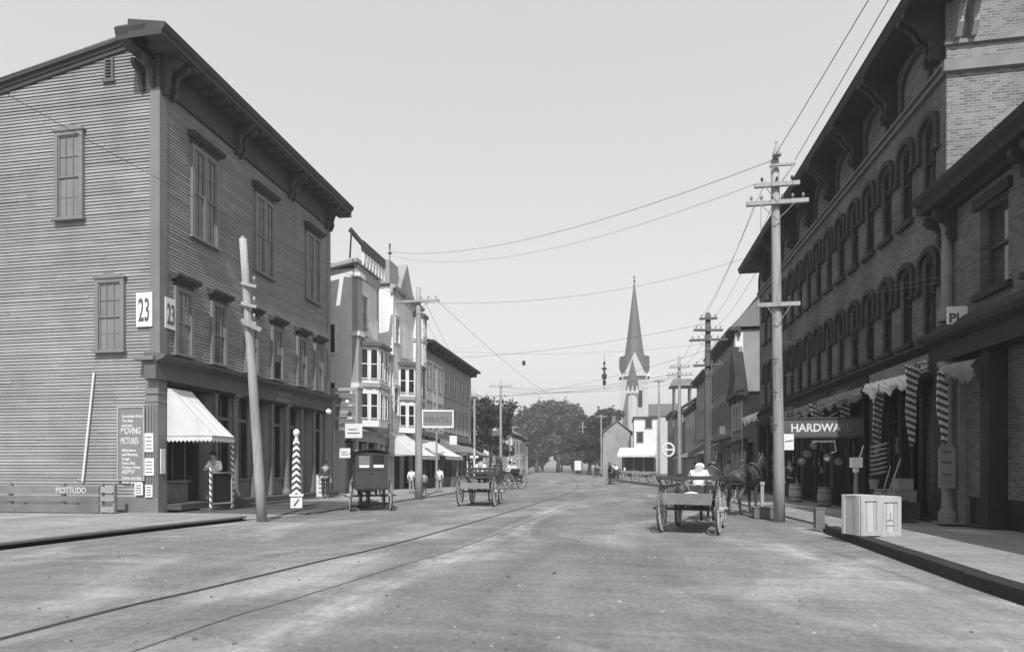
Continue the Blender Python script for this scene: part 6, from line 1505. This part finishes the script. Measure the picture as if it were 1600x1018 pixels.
def wheel(parent, x, y, r, m='wheel'):
    n = 14; g = MB()
    for k in range(n):
        a = 2 * math.pi * k / n + .1; g.tube([(x, y + .04 * math.cos(a), r + .04 * math.sin(a)), (x, y + (r - .05) * math.cos(a), r + (r - .05) * math.sin(a))], [.017, .013], 5)
    g.tube([(x, y + (r - .045) * math.cos(a), r + (r - .045) * math.sin(a)) for a in [2 * math.pi * i / 36 for i in range(37)]], .026, 6)
    w_ = g.build('wheel', m, parent, local=True)
    g = MB(); prof = [(r - .022, -.022), (r, -.022), (r, .022), (r - .022, .022)]; g.lathe((x, y, r), prof, 36, 'x'); g.f = g.f[:-2]; g.build('tyre', 'rail', w_, local=True)
    g = MB(); g.lathe((x, y, r), [(.03, -.12), (.06, -.09), (.075, 0), (.06, .09), (.03, .12)], 12, 'x'); g.build('hub', m, w_, local=True)
    return w_
def running_gear(t_, rr, rf, tr, wb, shafts=True):
    for s in (-1, 1): wheel(t_, s * tr / 2, 0, rr); wheel(t_, s * (tr / 2 - .08), wb, rf)
    g = MB(); g.tube([(-tr / 2 - .2, 0, rr), (tr / 2 + .2, 0, rr)], .032, 8); g.tube([(-tr / 2 - .1, wb, rf), (tr / 2 + .1, wb, rf)], .03, 8); g.bar((0, 0, rr + .03), (0, wb, rf + .06), .06, .06); g.build('axle', 'wagon', t_, local=True)
    g = MB()
    for (y, r_) in ((0, rr), (wb, rf)):
        for s in (-1, 1): g.tube([(s * .32, y - .35, r_ + .15), (s * .32, y, r_ + .05), (s * .32, y + .35, r_ + .15)], .02, 6); g.tube([(s * .32, y - .35, r_ + .15), (s * .32, y, r_ + .22), (s * .32, y + .35, r_ + .15)], .02, 6)
    g.build('springs', 'iron', t_, local=True)
    if not shafts: return
    g = MB()
    for s in (-1, 1): g.tube([(s * .3, wb + .1, rf + .1), (s * .4, wb + .9, .8), (s * .4, wb + 2.8, 1.0)], [.035, .03, .02], 8)
    g.build('shafts', 'wagon', t_, local=True)

# --- delivery wagon on the right
LW, RZ = (1.62, 14.33, 0), -15
t_ = thing('delivery_wagon', 'open delivery wagon with slatted rails seen from behind, right half of the street', 'wagon', LW, R(RZ))
running_gear(t_, .555, .46, 1.26, 1.75)
g = MB(); g.box(-.48, .48, -.35, 2.3, .78, .83); g.box(-.5, -.47, -.35, 2.3, .83, 1.0); g.box(.47, .5, -.35, 2.3, .83, 1.0); g.box(-.47, .47, 2.27, 2.3, .83, 1.15); g.build('bed', 'wagonlight', t_, local=True, bevel=.006)
g = MB(); g.hexa([(-.52, -.42, .68), (.52, -.42, .68), (.52, -.38, .68), (-.52, -.38, .68), (-.55, -.46, .93), (.55, -.46, .93), (.55, -.42, .93), (-.55, -.42, .93)]); g.build('tailboard', 'wagonlight', t_, local=True)
g = MB()
for y in (-.3, .4, 1.1, 1.8):
    for s in (-1, 1): g.bar((s * .49, y, .8), (s * .64, y, 1.25), .04, .04)
for s in (-1, 1): g.bar((s * .64, -.42, 1.25), (s * .64, 2.2, 1.25), .05, .07); g.bar((s * .58, -.4, 1.06), (s * .58, 2.1, 1.06), .03, .06)
g.bar((-.68, -.38, 1.27), (.68, -.38, 1.27), .06, .09); g.build('rails', 'wagon', t_, local=True)
g = MB(); g.box(-.46, .46, 1.15, 1.5, .9, .94)
for s in (-1, 1): g.box(s * .48 - .02, s * .48 + .02, 1.2, 1.45, .83, .9)
g.build('seat_board', 'wagon', t_, local=True)
g = MB()
for (x, z, w_) in ((-.25, .55, .05), (.1, .5, .04)): g.tube([(x, .1, z + .12), (x - .05, .6, z), (x + .1, 1.1, z + .12)], .025, 6)
g.build('reach_braces', 'wagon', t_, local=True)
def W(base, rz, p): a = R(rz); return (base[0] + p[0] * math.cos(a) - p[1] * math.sin(a), base[1] + p[0] * math.sin(a) + p[1] * math.cos(a), base[2] + p[2])
person('driver in full white shirt and white cap hunched on the delivery wagon', W(LW, RZ, (.0, 1.3, .84)), RZ, 'sit', lean=20, hat='cap', head_drop=.12)
r = thing('cloth_bundle', 'white cloth heap lying in the bed of the delivery wagon', 'cloth', W(LW, RZ, (.02, .05, .83)), R(RZ)); g = MB(); rnd = random.Random(3)
g.sheet([[(-.28 + .56 * i / 10, -.2 + .4 * j / 8, .11 * math.sin(math.pi * i / 10) * math.sin(math.pi * j / 8) + rnd.uniform(0, .02)) for i in range(11)] for j in range(9)]); g.build('cloth', 'canvas', r, local=True, smooth=True)
for i, (x, y, w_, h_) in enumerate(((-.28, .6, .3, .3), (.1, .65, .34, .24), (.36, .5, .2, .34))):
    bt = thing('parcel', ['dark sack at the left of the delivery wagon bed', 'dark box in the middle of the delivery wagon bed', 'upright dark can at the right of the delivery wagon bed'][i], 'parcel', W(LW, RZ, (x, y, .83)), R(RZ)); g = MB()
    if i == 0: g.lathe((0, 0, 0), [(.12, 0), (.16, .1), (.13, .22), (.05, .28), (.08, .32)], 12)
    elif i == 1: g.box(-.17, .17, -.15, .15, 0, .24)
    else: g.lathe((0, 0, 0), [(.1, 0), (.1, .26), (.05, .3), (.05, .34)], 12)
    g.build('sack' if i == 0 else 'body', 'wagon', bt, local=True, smooth=(i == 0)); g = MB(); g.lathe((0, 0, .24), [(.055, 0), (.055, .02)], 10); g.build('tie', 'leather', bt, local=True)
horse('dark horse in the shafts of the delivery wagon, hidden behind its driver', W(LW, RZ, (0, 3.75, 0)), RZ)

# --- open wagon on the left
LW, RZ = (-5.36, 23.0, 0), 1
t_ = thing('spring_wagon', 'empty spring wagon with a high slatted seat back, left of the car track', 'wagon', LW, R(RZ))
running_gear(t_, .58, .5, 1.36, 1.8)
g = MB(); g.box(-.5, .5, -.4, 2.3, .8, .85); g.hexa([(-.52, -.4, .85), (-.48, -.4, .85), (-.48, 2.2, .85), (-.52, 2.2, .85), (-.62, -.4, 1.05), (-.58, -.4, 1.05), (-.58, 2.2, 1.05), (-.62, 2.2, 1.05)]); g.hexa([(.48, -.4, .85), (.52, -.4, .85), (.52, 2.2, .85), (.48, 2.2, .85), (.58, -.4, 1.05), (.62, -.4, 1.05), (.62, 2.2, 1.05), (.58, 2.2, 1.05)]); g.build('bed', 'wagonlight', t_, local=True)
g = MB(); g.box(-.55, .55, -.45, -.41, .7, .92); g.build('tailboard', 'wagonlight', t_, local=True)
g = MB()
for z in (1.08, 1.24, 1.4): g.box(-.62, .62, .55, .59, z, z + .1)
for x in (-.58, 0, .58): g.box(x - .02, x + .02, .59, .62, .85, 1.5)
g.box(-.58, .58, .62, 1.05, 1.06, 1.1); g.build('seat', 'wagon', t_, local=True)
person('driver in white shirt with dark crossed braces and hat on the left spring wagon', W(LW, RZ, (-.05, .8, 1.02)), RZ, 'sit', lean=8, hat='hatdark', braces=True)
horse('dark horse harnessed to the left spring wagon', W(LW, RZ, (0, 3.9, 0)), RZ)

# --- covered van
LW, RZ = (-8.42, 19.9, 0), 27
t_ = thing('covered_van', 'dark enclosed horse van with two small rear windows near the barber pole', 'wagon', LW, R(RZ))
running_gear(t_, .54, .45, 1.36, 1.7)
g = MB(); g.box(-.53, .53, -.35, 2.1, .74, 2.02); g.build('box_body', 'vanpaint', t_, local=True, bevel=.015)
g = MB(); n = 10
g.sheet([[(-.62 + 1.24 * i / n, y, 2.03 + .1 * math.sin(math.pi * i / n)) for i in range(n + 1)] for y in (-.45, 2.3)]); g.build('roof', 'stonedark', t_, local=True, recalc=False, solid=.035)
g = MB()
for (a, e, z0, z1) in ((-.5, .5, .8, .85), (-.5, .5, 1.42, 1.47), (-.5, .5, 1.93, 1.98), (-.5, -.45, .85, 1.93), (.45, .5, .85, 1.93), (-.025, .025, .85, 1.93)): g.box(a, e, -.37, -.35, z0, z1)
g.box(-.06, .0, -.4, -.37, 1.3, 1.34); g.build('door_frame', 'vanpaint', t_, local=True)
for s in (-1, 1):
    g = MB(); g.box(min(s * .06, s * .42), max(s * .06, s * .42), -.358, -.352, 1.5, 1.9); g.build('rear_window', 'glassblind' if s < 0 else 'glassdark', t_, local=True)
g = MB(); g.box(-.4, -.08, -.364, -.3585, 1.5, 1.58); g.box(.07, .41, -.364, -.3585, 1.5, 1.6); g.build('window_card', 'white', t_, local=True)
g = MB()
for y in (.2, .9, 1.6): g.box(-.54, -.53, y, y + .05, .8, 1.95)
g.box(-.545, -.53, -.3, 2.0, 1.4, 1.45); g.build('side_moulding', 'vanpaint', t_, local=True)
g = MB(); g.box(-.5, .5, 2.1, 2.5, .74, .79); g.box(-.5, .5, 2.1, 2.4, 1.15, 1.2); g.build('driver_seat', 'wagon', t_, local=True)
horse('dark horse in front of the enclosed van, legs showing beneath it', W(LW, RZ, (0, 3.7, 0)), RZ)

# --- buggies
def buggy(label, loc, rz, hood=False, light=False):
    t_ = thing('buggy', label, 'buggy', loc, R(rz)); running_gear(t_, .55, .5, 1.2, 1.35)
    g = MB(); g.box(-.38, .38, -.35, 1.5, .75, .8); g.box(-.4, -.36, -.35, 1.5, .8, .98); g.box(.36, .4, -.35, 1.5, .8, .98); g.box(-.36, .36, 1.46, 1.5, .8, 1.25); g.build('body', 'wagon', t_, local=True)
    g = MB(); g.box(-.42, .42, .1, .5, 1.02, 1.1); g.hexa([(-.42, .02, 1.1), (.42, .02, 1.1), (.42, .1, 1.1), (-.42, .1, 1.1), (-.42, -.06, 1.42), (.42, -.06, 1.42), (.42, .0, 1.42), (-.42, .0, 1.42)]); g.box(-.4, .4, .12, .48, .8, 1.02); g.build('seat', 'leather', t_, local=True)
    return t_
LW, RZ = (2.95, 18.75, 0), -37
buggy('dark buggy parked beyond the kerbside horse', (3.7, 23.6, 0), 70); horse('dark bay horse standing at the right kerb next to the pale pole', W((3.9, 20.1, 0), RZ, (0, .1, 0)), RZ)
LW, RZ = (-7.0, 41.6, 0), 52
buggy('buggy with two people turning across the street beyond the spring wagon', LW, RZ); horse('dark horse pulling the turning buggy beyond the spring wagon', W(LW, RZ, (0, 3.2, 0)), RZ)
person('person in white shirt on the near side of the turning buggy seat', W(LW, RZ, (-.2, .28, 1.0)), RZ, 'sit', hat='hatdark'); person('person in white on the far side of the turning buggy seat', W(LW, RZ, (.2, .28, 1.0)), RZ, 'sit', hat='hat')
LW, RZ = (-.1, 57.5, 0), 172
buggy('far buggy coming towards the viewer at the right of the roadway', LW, RZ); horse('dark horse of the oncoming far buggy', W(LW, RZ, (0, 3.1, 0)), RZ); person('person in white driving the oncoming far buggy', W(LW, RZ, (.1, .28, 1.0)), RZ, 'sit', hat='hat')
LW, RZ = (-3.2, 97, 0), 5
buggy('tiny far buggy at the bend before the crossarm pole', LW, RZ); horse('dark horse of the tiny far buggy at the bend', W(LW, RZ, (0, 3.1, 0)), RZ)
LW = (-8.3, 130, 0)
t_ = thing('white_van', 'distant white covered wagon in the middle of the roadway end', 'wagon', LW, R(6)); running_gear(t_, .5, .45, 1.4, 1.8)
g = MB(); g.box(-.75, .75, -.5, 2.2, .9, 2.9); g.build('cover', 'white', t_, local=True, bevel=.08); g = MB(); g.box(-.7, .7, -.5, 2.3, .75, .9); g.build('bed', 'wagon', t_, local=True)
LW, RZ = (2.2, 78, 0), 100
t_ = thing('parked_cart', 'light cart parked side on before the whitewashed store', 'cart', LW, R(RZ)); running_gear(t_, .55, .5, 1.3, 1.6, False); g = MB(); g.box(-.5, .5, -.4, 2.1, .8, 1.1); g.build('bed', 'wagonlight', t_, local=True)
LW, RZ = (3.4, 62, 0), 95
t_ = thing('parked_cart', 'light cart parked by the right kerb behind the ring sign', 'cart', LW, R(RZ)); running_gear(t_, .55, .5, 1.3, 1.6, False); g = MB(); g.box(-.5, .5, -.4, 2.1, .8, 1.1); g.build('bed', 'wagonlight', t_, local=True)

# --- people on foot
person('man in dark hat and white shirt leaning over the black board in the shop doorway', (-13.42, 18.62, .31), 185, 'lean', lean=14, hat='hatdark', vest=None)
PG = None
for (lab, x, y, rz, ps, ht, sh_, tr, hh) in (
    ('woman in a long pale top standing before the left white awning, seen from behind', -11.1, 31.8, 10, 'stand', 'hatdark', 'shirt', 'shirtgrey', .82),
    ('child in grey beside the woman before the left white awning', -10.3, 31.6, 40, 'stand', 'hatdark', 'shirtgrey', 'trousers', .68),
    ('boy in a white shirt standing just right of the crossarm pole', -10.0, 33.4, 20, 'stand', 'hatdark', 'shirt', 'shirtgrey', .85),
    ('man in dark clothes at the far end of the corner shopfront', -13.2, 26.0, 200, 'stand', 'hatdark', 'coat', 'trousers', 1.0),
    ('man in dark jacket and white trousers by the alley signs', -12.2, 27.4, 190, 'walk', 'hatdark', 'coat', 'shirt', 1.0),
    ('man in dark coat under the grey awning on the far left footway', -12.0, 49.5, 180, 'walk', 'hatdark', 'coat', 'trousers', 1.0),
    ('person with a pale coat farther along the left footway', -11.2, 54, 0, 'walk', 'hat', 'shirtgrey', 'trousers', 1.0),
    ('man in straw hat and dark coat on the footway behind the delivery wagon', 5.7, 29.5, 180, 'stand', 'hat', 'coat', 'trousers', 1.0),
    ('man in dark coat and white collar beside the gabled shop', 5.8, 33.8, 200, 'walk', 'hatdark', 'shirtgrey', 'trousers', 1.0),
    ('person in dark coat near the round ring sign', 5.6, 46, 0, 'walk', 'hatdark', 'coat', 'trousers', 1.0),
    ('person in dark clothes in the doorway left of the HARDWARE sign', 7.4, 28.2, 190, 'stand', None, 'coat', 'trousers', 1.0),
    ('tiny far figure crossing near the whitewashed store', 1.0, 88, 60, 'walk', 'hatdark', 'shirt', 'trousers', 1.0),
    ('tiny far figure walking at the left of the bend', -15.4, 90, 20, 'walk', 'hatdark', 'coat', 'trousers', 1.0)):
    person(lab, (x, y, .09 if (x < -9.3 or x > 4.7) and y < 62 else .006), rz, ps, hat=ht, shirt=sh_, trou=tr, h=hh)

# ================================================================== HAZE
HAZE = True
if HAZE:
    m = bpy.data.materials.new('haze_air'); m.use_nodes = True; t = m.node_tree; t.nodes.clear()
    o_ = t.nodes.new('ShaderNodeOutputMaterial'); v_ = t.nodes.new('ShaderNodeVolumePrincipled'); v_.inputs['Color'].default_value = (.95, .95, .95, 1); v_.inputs['Density'].default_value = 0.0012; v_.inputs['Anisotropy'].default_value = 0.2
    t.links.new(v_.outputs[0], o_.inputs['Volume']); M['haze'] = m
    g = MB(); g.box(-260, 120, -62, 560, -1, 52); o = g.build('haze', 'haze'); tag(o, kind='stuff', label='thin summer haze over the street', cat='haze')
    m.cycles.homogeneous_volume = True if hasattr(m, 'cycles') and hasattr(m.cycles, 'homogeneous_volume') else True
SC.cycles.volume_bounces = 0 if hasattr(SC, 'cycles') else 0
